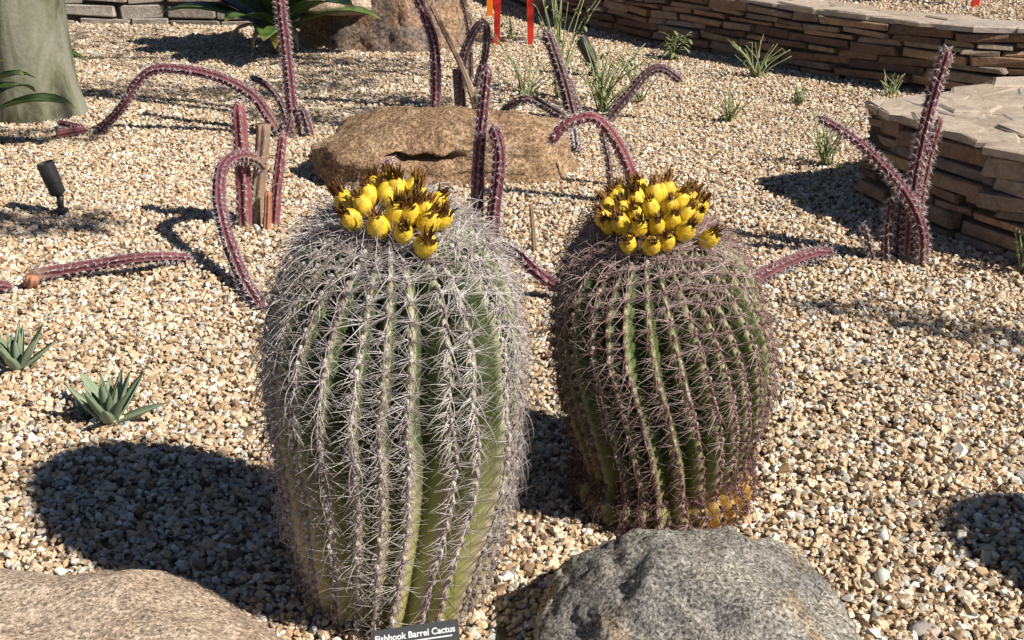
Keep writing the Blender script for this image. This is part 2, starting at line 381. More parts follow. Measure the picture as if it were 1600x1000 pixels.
def core(root, poly, H, side, thick=.3):
    V = []; ro = Vector(root.location); n = len(poly)
    for i, p in enumerate(poly):
        a = Vector(poly[max(i - 1, 0)]); b = Vector(poly[min(i + 1, n - 1)]); t = (b - a).normalized(); nr = Vector((t.y, -t.x)) * side
        for off in (-.035, -thick):
            q = Vector(p) + nr * off
            for z in (-.06, H): V.append(Vector((q.x, q.y, z)) - ro)
    F = []
    for i in range(n - 1):
        o = i * 4; k = o + 4
        F += [(o, k, k + 1, o + 1), (o + 1, k + 1, k + 3, o + 3), (o + 3, k + 3, k + 2, o + 2)]
    F += [(0, 1, 3, 2), (4 * n - 4, 4 * n - 2, 4 * n - 1, 4 * n - 3)]
    obj('wall_core', mesh('wall_core', V, F, False), M_CORE, root)
def caps(root, poly, z, side, seed, width=.34, smin=.24, smax=.5, rows=2):
    r = random.Random(seed); L = plen(poly); ro = Vector(root.location); n = len(poly); V = []; F = []
    for i, p in enumerate(poly):                       # mortar bed under the slabs
        t = (Vector(poly[min(i + 1, n - 1)]) - Vector(poly[max(i - 1, 0)])).normalized(); nr = Vector((t.y, -t.x)) * side
        for off in (-.012, -width):
            q = Vector(p) + nr * off
            for zz in (z - .022, z + .006 + .0007 * (seed % 5)): V.append(Vector((q.x, q.y, zz)) - ro)
    for i in range(n - 1):
        o = i * 4; k = o + 4; F += [(o, k, k + 1, o + 1), (o + 1, k + 1, k + 3, o + 3), (o + 3, k + 3, k + 2, o + 2)]
    F.append((0, 1, 3, 2))
    obj('cap_bed', mesh('cap_bed', V, F, False), M_FLAG, root)
    d = width / rows
    for row in range(rows):
        s = -.05
        while s < L:
            w = r.uniform(smin, smax); p, t = along(poly, max(.04, min(L, s + w / 2))); nr = Vector((t.y, -t.x)) * side
            c = p + nr * (.004 + r.uniform(-.014, .014) - d * (row + .5))
            th = r.uniform(.022, .036)
            M = Matrix.Translation(Vector((c.x, c.y, z + r.uniform(-.005, .005))) - ro) @ Matrix.Rotation(math.atan2(t.y, t.x) + r.uniform(-.1, .1), 4, 'Z') @ Matrix.Rotation(r.uniform(-.012, .012), 4, 'X') @ Matrix.Diagonal((w * 1.12, d * r.uniform(1.0, 1.2), th, 1))
            obj('capstone', r.choice(FLAG_ME), None, root, M); s += w * .93

def flat_poly(name, pts, z, mat, kind='structure'):
    return tag(obj(name, mesh(name, [(x, y, z) for x, y in pts], [tuple(range(len(pts)))], False), mat), kind=kind)

w1 = thing('stone_wall', (1.7, 8.2, 0), 'long curving wall of stacked brown ledge stones holding back the raised gravel', 'wall')
core(w1, BACK_WALL, .375, 1); wall_stones(w1, BACK_WALL, .385, 5, 1, .16, .42, .034, .07)
caps(w1, BACK_WALL, .40, 1, 6, .34, .24, .5, 2)
# raised bed behind the back wall
def offset(poly, d, side=1):
    out = []; n = len(poly)
    for i, p in enumerate(poly):
        t = (Vector(poly[min(i + 1, n - 1)]) - Vector(poly[max(i - 1, 0)])).normalized(); q = Vector(p) - Vector((t.y, -t.x)) * side * d; out.append((q.x, q.y))
    return out
flat_poly('raised_ground', offset(BACK_WALL, .28) + [(14, 7.0), (14, 20), (-.75, 20)], .385, M_GROUND)

w2 = thing('stone_wall', (1.9, 4.6, 0), 'low stacked stone wall with pale flagstone top and a pointed corner', 'wall')
core(w2, NEAR_WALL, .375, 1); wall_stones(w2, NEAR_WALL, .385, 9, 1, .16, .42, .034, .075)
core(w2, NEAR_BACK, .370, 1); wall_stones(w2, NEAR_BACK, .385, 10, 1, .2, .45, .04, .075, limit=110)
# flagstones fanned over the corner platform, several rows deep
caps(w2, NEAR_WALL, .400, 1, 12, .72, .20, .42, 4)
caps(w2, [(5.0, 6.9), (2.5, 5.77), (1.66, 5.20)], .403, 1, 13, .38, .22, .42, 2)
flat_poly('raised_ground', offset(NEAR_WALL, .10)[1:] + [(6.5, 3.4), (6.5, 6.9), (5.0, 6.75), (2.36, 5.55)], .388, M_GROUND)

LEFT_WALL = [(-5.2, 10.0), (-3.9, 9.98), (-2.8, 9.95), (-1.75, 9.75), (-1.05, 9.35)]
w3 = thing('stone_wall', (-2.8, 9.95, 0), 'pale grey dry stone wall in dappled shade behind the broad leaved plant', 'wall')
core(w3, LEFT_WALL, .46, 1); wall_stones(w3, LEFT_WALL, .47, 21, 1, .18, .45, .06, .12, pool=PALE_ME)
caps(w3, LEFT_WALL, .49, 1, 22)

# ------------------------------------------------------------------ boulders
def boulder(name, loc, rad, seed, mat, label, rough=.16, planes=(), fine=.03, sub=5, power=2.4, crack=None, rot=0.0, strata=0.0):
    import bmesh
    bm = bmesh.new(); bmesh.ops.create_icosphere(bm, subdivisions=sub, radius=1.0)
    off = Vector((seed * 3.17, seed * 1.31, seed * 7.7))
    rm = Matrix.Rotation(rot, 3, 'Z')
    for v in bm.verts:
        d = v.co.normalized()
        k = (abs(d.x) ** power + abs(d.y) ** power + abs(d.z) ** power) ** (-1 / power)
        p = d * k
        p *= 1 + rough * noise.noise(d * 1.3 + off) + rough * .6 * noise.noise(d * 2.7 + off)
        for (nx, ny, nz, dd, soft) in planes:
            nn = Vector((nx, ny, nz)).normalized(); e = p.dot(nn) - dd
            if e > 0: p -= nn * e * (1 - soft)
        q = Vector((p.x * rad[0], p.y * rad[1], p.z * rad[2]))
        nv = noise.fractal(q * 9 + off, .9, 2.1, 4) * fine + noise.fractal(q * 42 + off, .7, 2.1, 4) * fine * .42 - abs(noise.noise(q * 14 + off)) * fine * .5
        if strata: nv += strata * (noise.noise(Vector((q.x * 2.2, q.y * 2.2, q.z * 34)) + off) + .6 * noise.noise(Vector((q.x * 5, q.y * 5, q.z * 75)) + off)) * max(0, min(1, (q.x + .1) / .25)) * max(0, -d.y)
        if crack:
            cx0, cx1, cz, cw, cd = crack
            if q.y < 0 and cx0 < q.x < cx1:
                fz = cz - .10 * (q.x - cx0) + .05 * noise.noise(Vector((q.x * 9, 0, seed))); ed = min(1, min((q.x - cx0) / .05, (cx1 - q.x) / .22))
                cw2 = cw * (.55 + 1.1 * abs(noise.noise(Vector((q.x * 13, 2, seed))))) * (.35 + .65 * ed); g = math.exp(-((q.z - fz) / cw2) ** 2 if q.z < fz else -((q.z - fz) / (cw2 * .35)) ** 2) * ed
                q.y += cd * g
        q += d * nv
        v.co = rm @ q
    V = [tuple(v.co) for v in bm.verts]; F = [tuple(x.index for x in f.verts) for f in bm.faces]; bm.free()
    return tag(obj(name, mesh(name, V, np.array(F)), mat, None, Matrix.Translation(loc)), label, 'boulder')
boulder('boulder', (-.29, 5.52, .06), (.60, .36, .25), 3, M_ROCK_BROWN, 'long brown boulder with a dark crack lying behind the barrel cacti', .16,
        [(.35, -1, .12, .72, .08), (-.2, -.75, 1, .86, .3), (.3, .1, 1, .82, .35), (1, -.3, .2, .86, .1), (-1, -.1, 1.1, .9, .15)], .020, 6, 2.6, crack=(-.27, .12, .105, .030, .12), strata=.016)
boulder('boulder', (.350, 1.97, .0), (.305, .27, .245), 8, M_ROCK_GREY, 'rounded grey and tan speckled granite boulder in front of the rosy spined barrel cactus', .13,
        [(.75, .1, 1, .86, .2), (-.8, -.2, 1, .90, .25), (0, -.5, 1, .92, .3)], .014, 6, 2.3)
boulder('boulder', (-.90, 1.77, -.02), (.62, .40, .165), 14, M_ROCK_TAN, 'flat pinkish tan rock slab in front of the barrel cactus shadow', .10,
        [(0, 0, 1, .86, .12), (1, .5, .6, .86, .2)], .008, 6, 3.0)
boulder('boulder', (-.83, 9.05, .1), (.52, .42, .5), 5, M_ROCK_DARK, 'big rust and grey boulder beside the broad leaved plant', .15,
        [(-.4, -1, .3, .8, .1), (.7, -.8, .3, .85, .15)], .025, 5, 2.6)
boulder('flat_stone', (-1.22, 8.92, .33), (.30, .25, .09), 17, M_ROCK_TAN, 'pale flat stone slab propped against the big rust boulder', .12,
        [(0, 0, 1, .7, .1)], .012, 4, 3.2, rot=.2)
boulder('block_stone', (-1.36, 9.0, .09), (.15, .16, .17), 19, M_ROCK_BROWN, 'squat brown block stone carrying the pale slab', .12, [(0, -1, .1, .75, .05)], .01, 4, 4)
boulder('block_stone', (-1.13, 8.93, .09), (.11, .15, .16), 29, M_ROCK_TAN, 'narrow pinkish block stone wedged between the brown block and the rust boulder', .12, [(0, -1, .1, .75, .05)], .01, 4, 4)
boulder('stone', tuple(P(1381, 838, .012)), (.014, .012, .017), 41, mat_plain('white_quartz', (.80, .78, .73), .6, .3, .1), 'small upright white quartz stone on the gravel', .2, [(1, -.4, .5, .6, .1)], .002, 2)
boulder('stone', tuple(P(1379, 903, .010)), (.019, .016, .022), 42, mat_plain('pale_green_stone', (.55, .57, .50), .7, .3, .15), 'pale greenish stone lying loose on the gravel', .2, [(1, -.4, .6, .6, .1)], .002, 2)
boulder('stone', tuple(P(1446, 985, .006)), (.032, .02, .014), 43, mat_plain('grey_pink_stone', (.40, .35, .32), .8, .2, .15), 'flat grey pink stone on the gravel beyond the granite boulder', .2, [(0, 0, 1, .6, .1)], .002, 2)

# ------------------------------------------------------------------ barrel cacti
TILT = .26                                             # both crowns lean towards the light side
def prof_resample(prof, step):
    pts = smooth_path([Vector((r, 0, z)) for z, r in prof], 1200)
    A = np.array([(p.x, p.z) for p in pts]); L = np.concatenate([[0], np.cumsum(np.hypot(*np.diff(A, axis=0).T))])
    n = int(L[-1] / step); s = np.linspace(0, L[-1], n)
    return np.interp(s, L, A[:, 0]).clip(0.0005), np.interp(s, L, A[:, 1])
def barrel_body(prof, nribs, D, twist, lean, seed, step=.0062, spr=10, per=4):
    r = random.Random(seed)
    R, Z = prof_resample(prof, step); m = len(R); segs = nribs * spr; H = Z.max()
    phase = [r.randrange(per) for _ in range(nribs)]
    wid = [r.uniform(-.22, .22) for _ in range(nribs)]
    V = np.zeros((m, segs, 3)); C = np.zeros((m, segs)); Hh = np.zeros((m, segs))
    for i in range(m):
        zf = Z[i] / H
        for j in range(segs):
            k = int((j + spr / 2) // spr) % nribs; x = abs((j + spr / 2) % spr - spr / 2) / (spr / 2)   # 0 crest .. 1 furrow
            f = (1 - x) if x > .001 else 1.0
            xx = max(0, (x - .22) / .78); prof_f = 1 - (.13 * x + .87 * xx ** 1.15)
            th = 2 * math.pi * j / segs + (wid[k] * (2 * math.pi / nribs) * (1 - x)) + twist(zf)
            th += .07 * noise.noise(Vector((math.cos(th) * 1.3, math.sin(th) * 1.3, Z[i] * 3.5 + seed * 9)))
            fade = min(1, R[i] / .10)
            b = (.5 + .5 * math.cos(2 * math.pi * (i - phase[k]) / per)) ** 1.5
            Dz = D * (.50 + .50 * max(0, min(1, (zf - .05) / .40))); rr = R[i] - Dz * fade * (1 - prof_f) + (.0062 * b - .002) * fade * (f ** 1.6)
            rr *= 1 + .035 * noise.noise(Vector((math.cos(th) * 1.1, math.sin(th) * 1.1, Z[i] * 5 + seed)))
            rr = max(rr, .0004)
            lx, ly = lean(zf)
            yl = rr * math.sin(th); st = max(0, min(1, (zf - .35) / .55)); st = st * st * (3 - 2 * st)
            V[i, j] = (rr * math.cos(th) + lx, yl + ly, Z[i] + TILT * yl * st - .012 * fade * (1 - prof_f) * max(0, (zf - .8)) * 4)
            C[i, j] = prof_f; Hh[i, j] = zf
    idx = np.arange(m * segs).reshape(m, segs); nx = np.roll(idx, -1, axis=1)
    F = np.stack([idx[:-1], nx[:-1], nx[1:], idx[1:]], axis=-1).reshape(-1, 4)
    return V, C, Hh, F, phase, per, R, Z

def spine_arr(base, d, L, rad, hook=0.0, sag=None, k=3, seg=4, rnd=random):
    # tapered bent thorn; returns verts, faces
    d = Vector(d).normalized(); side = d.cross(Vector((.13, .57, .81))).normalized(); bend = Vector(sag) if sag else Vector((0, 0, 0))
    pts = []; p = Vector(base); dd = d.copy()
    for i in range(seg + 1):
        pts.append(p.copy()); t = i / seg
        if hook and t > .55: dd = (dd + bend.normalized() * hook).normalized()
        else: dd = (dd + bend * .5).normalized()
        p = p + dd * (L / seg)
    rad_l = [rad * (1 - .8 * (i / seg)) for i in range(seg + 1)]
    v, f = tube_arrays(pts, rad_l, k, cap=False); return v, f
def cluster(seed, kind):
    # areole frame: x = sideways, y = up along the rib, z = outward
    r = random.Random(seed); parts = []
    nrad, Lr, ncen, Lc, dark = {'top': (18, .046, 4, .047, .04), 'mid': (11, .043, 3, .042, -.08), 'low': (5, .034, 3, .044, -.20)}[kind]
    for i in range(nrad):
        side = 1 if i % 2 else -1
        a = math.radians(max(-75, min(75, r.gauss(-4, 30)))); out = r.uniform(.0, .55)
        d = (side * math.cos(a), math.sin(a), out); L = Lr * r.uniform(.55, 1.15)
        v, f = spine_arr((side * .002, r.uniform(-.005, .005), .001), d, L, .00056 * r.uniform(.8, 1.25), 0, (r.uniform(-.35, .35), r.uniform(-.5, .35), r.uniform(-.35, .2)), 3, 4)
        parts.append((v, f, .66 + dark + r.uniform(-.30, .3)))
    for i in range(ncen):
        if i == 0:
            d = (r.uniform(-.35, .35), r.uniform(-.55, .1), 1); L = Lc * r.uniform(.95, 1.4)
            v, f = spine_arr((0, 0, .002), d, L, .00115, .75, (r.uniform(-.5, .5), -1, 0), 4, 7); tn = .30
        else:
            a = math.radians((90, 205, 335)[i - 1] + r.uniform(-25, 25)); d = (math.cos(a), math.sin(a), r.uniform(.5, 1.1)); L = Lc * r.uniform(.55, 1.0)
            v, f = spine_arr((0, 0, .002), d, L, .00085, 0, (r.uniform(-.15, .15), r.uniform(-.2, .1), 0), 3, 3); tn = .36
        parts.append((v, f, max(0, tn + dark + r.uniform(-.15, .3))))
    # woolly areole cushion with a smaller gland above it
    for (cy, sx, sy, sz, tn) in ((0, .0046, .0072, .0050, .42), (.0098, .0038, .0048, .0044, .62 if kind != 'low' else .35)):
        V = []; F = []
        for i, (zz, rr) in enumerate(((-.4, 1.0), (.55, .88), (1.0, .42))):
            for j in range(6): a = j * math.pi / 3; V.append((rr * sx * math.cos(a), cy + rr * sy * math.sin(a), zz * sz))
        for i in range(2):
            for j in range(6): F.append((i * 6 + j, i * 6 + (j + 1) % 6, i * 6 + 6 + (j + 1) % 6, i * 6 + 6 + j))
        F.append(tuple(12 + j for j in range(6)))
        parts.append((V, F, tn + r.uniform(-.15, .1)))
    return join(parts)
CL = {k: [cluster(1000 * i + s, k) for s in range(10)] for i, k in enumerate(('top', 'mid', 'low'))}

def fruit_mesh(seed):
    r = random.Random(seed); V = []; F = []; A = []; n, k = 11, 14
    prof = [(0, .004), (.06, .0095), (.2, .0142), (.4, .0170), (.58, .0172), (.74, .0156), (.87, .0124), (.95, .0100), (1, .0075), (1.01, .004), (1.0, .0005)]
    for i, (t, rr) in enumerate(prof):
        for j in range(k):
            a = 2 * math.pi * (j + .5 * (i % 2)) / k
            q = rr * (1 + .10 * noise.noise(Vector((math.cos(a) * 1.5, math.sin(a) * 1.5, t * 3 + seed))) + .035 * math.cos(2 * math.pi * (i / 2.0 + j / 2.0)))
            V.append((q * math.cos(a), q * math.sin(a), t * .044)); A.append(.55 - .35 * max(0, t - .7) + .35 * noise.noise(Vector((math.cos(a), math.sin(a), t * 4 + seed))))
    for i in range(n - 1):
        for j in range(k): F.append((i * k + j, i * k + (j + 1) % k, (i + 1) * k + (j + 1) % k, (i + 1) * k + j))
    me = mesh('fruit', V, F, True, {'tint': A}); me.materials.append(M_FRUIT); return me
def tuft_mesh(seed):
    r = random.Random(seed); parts = []
    for i in range(30):
        a = r.uniform(0, 2 * math.pi); q = r.uniform(0, .0085)
        d = (math.cos(a) * q * 22 + r.uniform(-.2, .2), math.sin(a) * q * 22 + r.uniform(-.2, .2), 1)
        v, f = spine_arr((math.cos(a) * q, math.sin(a) * q, -.003), d, r.uniform(.009, .024), r.uniform(.0016, .0034), 0, (r.uniform(-.3, .3), r.uniform(-.3, .3), 0), 3, 2)
        parts.append((v, f, r.uniform(.1, .95)))
    V, F, A = join(parts); me = mesh('dried_flower', V, F, False, {'tint': A}); me.materials.append(M_TUFT); return me
FRUITS = [fruit_mesh(s) for s in range(5)]; TUFTS = [tuft_mesh(s) for s in range(6)]

def make_barrel(loc, label, prof, nribs, D, twist, lean, seed, mat_body, mat_spine, fruits, yellow=None, white_top=.38, n_ind=295, debris=0, per=4, big=1.0):
    root = thing('barrel_cactus', loc, label, 'cactus', None); ro = Vector(loc); rnd = random.Random(seed * 5 + 1)
    V, C, Hh, F, phase, per, R, Z = barrel_body(prof, nribs, D, twist, lean, seed, per=per); m, segs, _ = V.shape; spr = segs // nribs; H = Z.max()
    at = {'crest': C, 'hgt': Hh}
    if yellow is not None: at['yel'] = yellow(V)
    body = obj('body', mesh('body', V.reshape(-1, 3), F, True, at), mat_body, root)
    # spine clusters at the areoles
    me_var = {}
    for k, lst in CL.items():
        me_var[k] = []
        for (v, f, a) in lst:
            mm = mesh('spine_cluster', v, f, False, {'tint': a}); mm.materials.append(mat_spine); me_var[k].append(mm)
    items = []
    for k in range(nribs):
        j = k * spr
        for i in range(phase[k] if phase[k] > 1 else phase[k] + per, m - 2, per):
            if R[i] < .035 and i > m // 2: continue
            p = Vector(V[i, j]); up = (Vector(V[min(i + 2, m - 1), j]) - Vector(V[i - 2, j])).normalized()
            sd = (Vector(V[i, (j + 1) % segs]) - Vector(V[i, j - 1])).normalized()
            n = sd.cross(up).normalized(); up = n.cross(sd).normalized()
            zf = Hh[i, j]; u = zf + rnd.uniform(-.07, .07)
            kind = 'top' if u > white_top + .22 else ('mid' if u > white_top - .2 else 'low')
            sc = big * rnd.uniform(.8, 1.15) * (1.15 if zf > .9 else 1)
            ax = Matrix((sd, up, n)).transposed().to_4x4()
            M = Matrix.Translation(p) @ ax @ Matrix.Rotation(rnd.uniform(-.25, .25), 4, 'Z') @ Matrix.Scale(sc, 4)
            wp = p + ro; view = (Vector((0, 0, CAM_H)) - wp); fac = n.dot(view.normalized())
            items.append((fac / depth(wp) + (.05 if zf > .85 else 0), M, kind, rnd.randrange(10)))
    items.sort(key=lambda t: -t[0])
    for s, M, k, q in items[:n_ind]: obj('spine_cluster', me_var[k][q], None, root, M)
    for _ in range(debris):                              # dead spines caught in the waist near the ground
        i = int(np.argmin(np.abs(Z - rnd.choice((.085, .085, .06, .03)) - rnd.uniform(-.012, .012)))); j = rnd.randrange(segs); p = Vector(V[i, j]); out = Vector((p.x, p.y, 0)).normalized()
        if p.x > .06 and p.z < .08 and rnd.random() < .8: continue
        n = (out + Vector((rnd.uniform(-.6, .6), rnd.uniform(-.6, .6), rnd.uniform(-.5, .8)))).normalized()
        items.append((-9, Matrix.Translation(p + out * rnd.uniform(0, .008)) @ n.to_track_quat('Z', 'Y').to_matrix().to_4x4() @ Matrix.Rotation(rnd.uniform(0, 6.3), 4, 'Z') @ Matrix.Scale(rnd.uniform(.7, 1.1), 4), 'low', rnd.randrange(10)))
    VV = []; FF = []; AA = []; o = 0
    for s, M, k, q in items[n_ind:]:
        v, f, a = CL[k][q]; A4 = np.array(M); v = np.asarray(v) @ A4[:3, :3].T + A4[:3, 3]
        VV.append(v); AA.extend(a); FF.extend([tuple(x + o for x in t) for t in f]); o += len(v)
    tag(obj('spines', mesh('spines', np.concatenate(VV), FF, False, {'tint': AA}), mat_spine, root), kind='stuff')
    # fruit crown
    for (fx, fy, ox, tilt) in fruits:
        rr = math.hypot(fx, fy); hi = np.argmax(Z); zz = float(np.interp(rr, R[::-1][:m // 3], Z[::-1][:m // 3])) if rr > .01 else H
        lx, ly = lean(1.0)
        ax = Vector((fx * tilt, fy * tilt - .02, .12)).normalized(); ax = (ax + Vector((rnd.uniform(-.18, .18), rnd.uniform(-.18, .18), 0))).normalized()
        Mf = Matrix.Translation((fx + lx, fy + ly, zz - .004 + ox + TILT * fy)) @ ax.to_track_quat('Z', 'Y').to_matrix().to_4x4() @ Matrix.Rotation(rnd.uniform(0, 6.28), 4, 'Z') @ Matrix.Scale(rnd.uniform(1.0, 1.25), 4)
        fo = obj('fruit', FRUITS[rnd.randrange(5)], None, root, Mf)
        obj('dried_flower', TUFTS[rnd.randrange(6)], None, fo, Matrix.Translation((0, 0, .0415)) @ Matrix.Scale(rnd.uniform(.85, 1.25), 4) @ Matrix.Rotation(rnd.uniform(-.2, .2), 4, 'X'))
    return root

def crown_from(pix, cxp, y0, y1, pxm, lift):
    out = []
    for (x, y) in pix:
        t = (y - y0) / (y1 - y0); fx = (x - cxp) * pxm; fy = .075 - .175 * t
        out.append((fx, fy, lift * (1 - (fx / .11) ** 2) * max(0, 1 - abs(t - .4) * 1.2), .9))
    return out
LF = [(440, 215), (480, 305), (520, 250), (525, 180), (600, 185), (612, 110), (640, 160), (725, 190), (705, 245), (790, 225), (755, 275), (590, 365), (685, 380), (765, 335), (815, 290), (765, 415), (690, 305), (640, 300), (560, 140), (690, 140)]
LF = [(400 + a / 2.857, 250 + b / 2.857) for a, b in LF]
RF = [(310, 205), (310, 270), (385, 165), (360, 235), (290, 355), (355, 385), (370, 310), (375, 470), (435, 350), (440, 415), (470, 185), (445, 255), (480, 485), (505, 330), (525, 415), (530, 245), (560, 200), (575, 475), (595, 385), (600, 320), (600, 150), (665, 350), (650, 420), (700, 225), (720, 320), (765, 200), (740, 260), (785, 395), (640, 270), (430, 300), (280, 320), (680, 160), (440, 140)]
RF = [(840 + a / 3.225, 250 + b / 3.225) for a, b in RF]
L_PROF = [(-.03, .172), (.04, .186), (.12, .205), (.24, .228), (.38, .242), (.50, .247), (.60, .240), (.68, .220), (.745, .182), (.785, .135), (.808, .085), (.812, .04), (.806, .001)]
R_PROF = [(-.03, .195), (.02, .212), (.055, .214), (.085, .196), (.12, .203), (.2, .222), (.32, .240), (.42, .243), (.50, .231), (.575, .200), (.625, .155), (.660, .105), (.672, .055), (.670, .001)]
L_LOC = (-.236, 2.20, 0); R_LOC = (.352, 2.60, 0)
BL = make_barrel(L_LOC, 'tall grey green barrel cactus with pale spines and a crown of yellow fruit', L_PROF, 25, .056,
    lambda z: -1.57 + .05 + (-.30 * max(0, .55 - z) / .55) + .06 * math.sin(z * 7), lambda z: (0.012 * z, .01 * z), 3, M_BODY_L, M_SPINE_L,
    crown_from(LF, 618, 285, 400, .00118, .012), per=5, big=1.12)
BR = make_barrel(R_LOC, 'shorter deep green barrel cactus with rosy spines and a dense mound of yellow fruit', R_PROF, 29, .050,
    lambda z: -1.57 + .35 * (1 - z), lambda z: (-.05 * z * z + .006, .01 * z), 6, M_BODY_R, M_SPINE_R,
    crown_from(RF, 1000, 300, 402, .00126, .036),
    yellow=lambda V: np.clip((.10 - V[..., 2]) / .02, 0, 1) * np.clip((V[..., 0] - .02) / .10, 0, 1), white_top=.58, debris=330, per=5, big=1.06)
# a neighbour standing outside the frame, whose shadow reaches in from the right
third = BL.copy(); COL.objects.link(third); third.location = (1.80, 1.99, 0); third.scale = (1, 1, .86)
third['label'] = 'separate barrel cactus standing alone beyond the granite boulder towards the sun'
for ch in list(BL.children):
    if ch.name.startswith(('body', 'spines')):
        c = ch.copy(); COL.objects.link(c); c.parent = third

# ------------------------------------------------------------------ purple snaking cacti
def stem(root, pts, w, mat, nribs=7, name='stem', taper=.75, blunt=False, thorns=1.0, seed=0, bl=.0):
    """pts world points from root to tip, w radius"""
    r = random.Random(seed + int(abs(pts[0][0]) * 1000)); ro = Vector(root.location)
    L = sum((Vector(b) - Vector(a)).length for a, b in zip(pts[:-1], pts[1:])); n = max(8, int(L / (w * .8)))
    path = smooth_path(pts, n); k = nribs * 4; V = []; C = []; T = []; F = []
    t0 = (path[1] - path[0]).normalized(); a = t0.cross(Vector((.2, 1, .1))).normalized(); frames = []
    for i, p in enumerate(path):
        t = (path[min(i + 1, n - 1)] - path[max(i - 1, 0)]).normalized(); a = (a - t * a.dot(t)).normalized(); b = t.cross(a); frames.append((a, b, t))
        s = i / (n - 1); rad = w * (1 - (1 - taper) * s) * (1 + .08 * noise.noise(Vector((s * L * 9, seed * 3.3, 1))) + .05 * noise.noise(Vector((s * L * 22, seed, 5))))
        e = (1 - s) * L / (w * taper)
        if e < 1.3 and not blunt: rad *= max(.12, math.sqrt(max(0, 1 - (1 - e / 1.3) ** 2)))
        for j in range(k):
            an = 2 * math.pi * j / k + s * L * .25; f = abs(math.cos(nribs * (2 * math.pi * j / k) / 2))
            q = rad * (1 - .40 * (1 - f ** .8)) * (1 + .05 * noise.noise(Vector((math.cos(an) * 2, math.sin(an) * 2, s * L * 12 + seed))))
            V.append(p + (a * math.cos(an) + b * math.sin(an)) * q - ro); C.append(f); T.append(s)
    for i in range(n - 1):
        for j in range(k): F.append((i * k + j, i * k + (j + 1) % k, (i + 1) * k + (j + 1) % k, (i + 1) * k + j))
    F.append(tuple(range(k - 1, -1, -1))); F.append(tuple((n - 1) * k + j for j in range(k)))
    so = obj(name, mesh(name, V, F, True, {'crest': C, 'run': T}), mat, root)
    if thorns > 0:
        step = .027; parts = []; m = int(L / step)
        for i in range(m):
            for q in range(nribs):
                s = min(.995, (i + .5 + .5 * (q % 2) + r.uniform(-.15, .15)) / m); x = s * (n - 1); i0 = int(x)
                j = (q * 4) % k; p = Vector(V[i0 * k + j]).lerp(Vector(V[min(i0 + 1, n - 1) * k + j]), x - i0)
                aa, bb, tt = frames[i0]; out = (p + ro - path[i0]); out = (out - tt * out.dot(tt)).normalized(); sd = tt.cross(out)
                for _ in range(7):
                    if r.random() > thorns: continue
                    d = out * r.uniform(.4, 1) + sd * r.uniform(-1, 1) + tt * r.uniform(-.9, .9); d.normalize()
                    l = r.uniform(.008, .021) * (1 + w * 8); u1 = d.cross(tt + sd * .3).normalized() * .0012; u2 = d.cross(u1).normalized() * .0012
                    parts.append(([tuple(p + u1), tuple(p - u1 * .5 + u2), tuple(p - u1 * .5 - u2), tuple(p + d * l)], [(0, 1, 3), (1, 2, 3), (2, 0, 3)], r.random()))
        V2, F2, A2 = join(parts)
        if V2: tag(obj('thorns', mesh('thorns', V2, F2, False, {'tint': A2}), M_THORN, so), kind='stuff')
    return so
def px_path(lst, Y):                                    # (px, py[, dY]); py may be 'g' marks handled by caller
    return [PY(a[0], a[1], Y + (a[2] if len(a) > 2 else 0)) for a in lst]
def w_px(w, Y, z=.2): return w / 2 / FPX * (Y * CP + (CAM_H - z) * SP)

def cactus(base_px, label):
    b = P(*base_px); return thing('snake_cactus', tuple(b), label, 'cactus', 'purple snaking cacti'), b.y
# A: beside the spotlight
A, Y = cactus((405, 356), 'rose purple cactus clump with an arching stem and a dead brown stump')
stem(A, px_path([(384, 362), (381, 300), (377, 230), (371, 158)], Y), w_px(27, Y), M_PINK, 6, seed=1, taper=.85)
stem(A, px_path([(396, 362), (403, 300), (409, 240), (412, 194)], Y + .02), w_px(24, Y), M_WOODY, 6, seed=2, taper=.9, blunt=True, thorns=.1, name='dead_stem')
stem(A, px_path([(428, 362), (432, 300), (438, 245), (442, 205)], Y + .03), w_px(19, Y), M_PINK, 6, seed=3, taper=.75, thorns=.6)
stem(A, px_path([(417, 368), (418, 335), (419, 300)], Y - .03), w_px(15, Y), M_RUST, 6, seed=4, blunt=True, thorns=0, name='stump')
pp = [PY(408, 262, Y), PY(398, 250, Y - .03), PY(372, 244, Y - .10), PY(350, 258, Y - .18), PY(343, 285, Y - .26), PY(344, 325, Y - .36), PY(358, 380, Y - .53), PY(382, 440, Y - .72), P(408, 482, .02)]
stem(A, pp, w_px(21, Y - .3), M_PURPLE, 7, seed=5, taper=.95)
# B: tall one by the trunk
B, Y = cactus((462, 214), 'tall purple cactus with one long stem arching down towards the tree trunk')
stem(B, px_path([(463, 222), (455, 160), (447, 80), (437, 0), (430, -70)], Y), w_px(20, Y), M_PURPLE, 7, seed=6, taper=.85)
stem(B, px_path([(437, 210), (418, 180), (395, 150), (350, 124), (300, 111), (245, 108), (215, 128), (190, 168)], Y) + [P(152, 206, .02)], w_px(18, Y), M_PURPLE, 7, seed=7, taper=.8)
stem(B, px_path([(452, 205), (438, 160), (415, 132), (390, 120)], Y + .12), w_px(14, Y), M_DUSK, 6, seed=8)
stem(B, px_path([(486, 220), (478, 190), (470, 168), (462, 178)], Y - .02), w_px(16, Y), M_DUSK, 6, seed=9)
stem(B, px_path([(446, 216), (452, 195), (456, 180)], Y - .04), w_px(15, Y), M_DUSK, 6, seed=10)
B2 = thing('snake_cactus', tuple(P(112, 202)), 'short pinkish forked cactus stem lying on gravel by the tree trunk', 'cactus', 'purple snaking cacti')
stem(B2, [P(88, 211, .02), P(115, 206, .03), P(137, 203, .03)], .026, M_PINK, 6, seed=11, thorns=.5)
stem(B2, [P(134, 202, .03), P(112, 196, .04), P(90, 191, .04)], .02, M_PINK, 6, seed=12, thorns=.5)
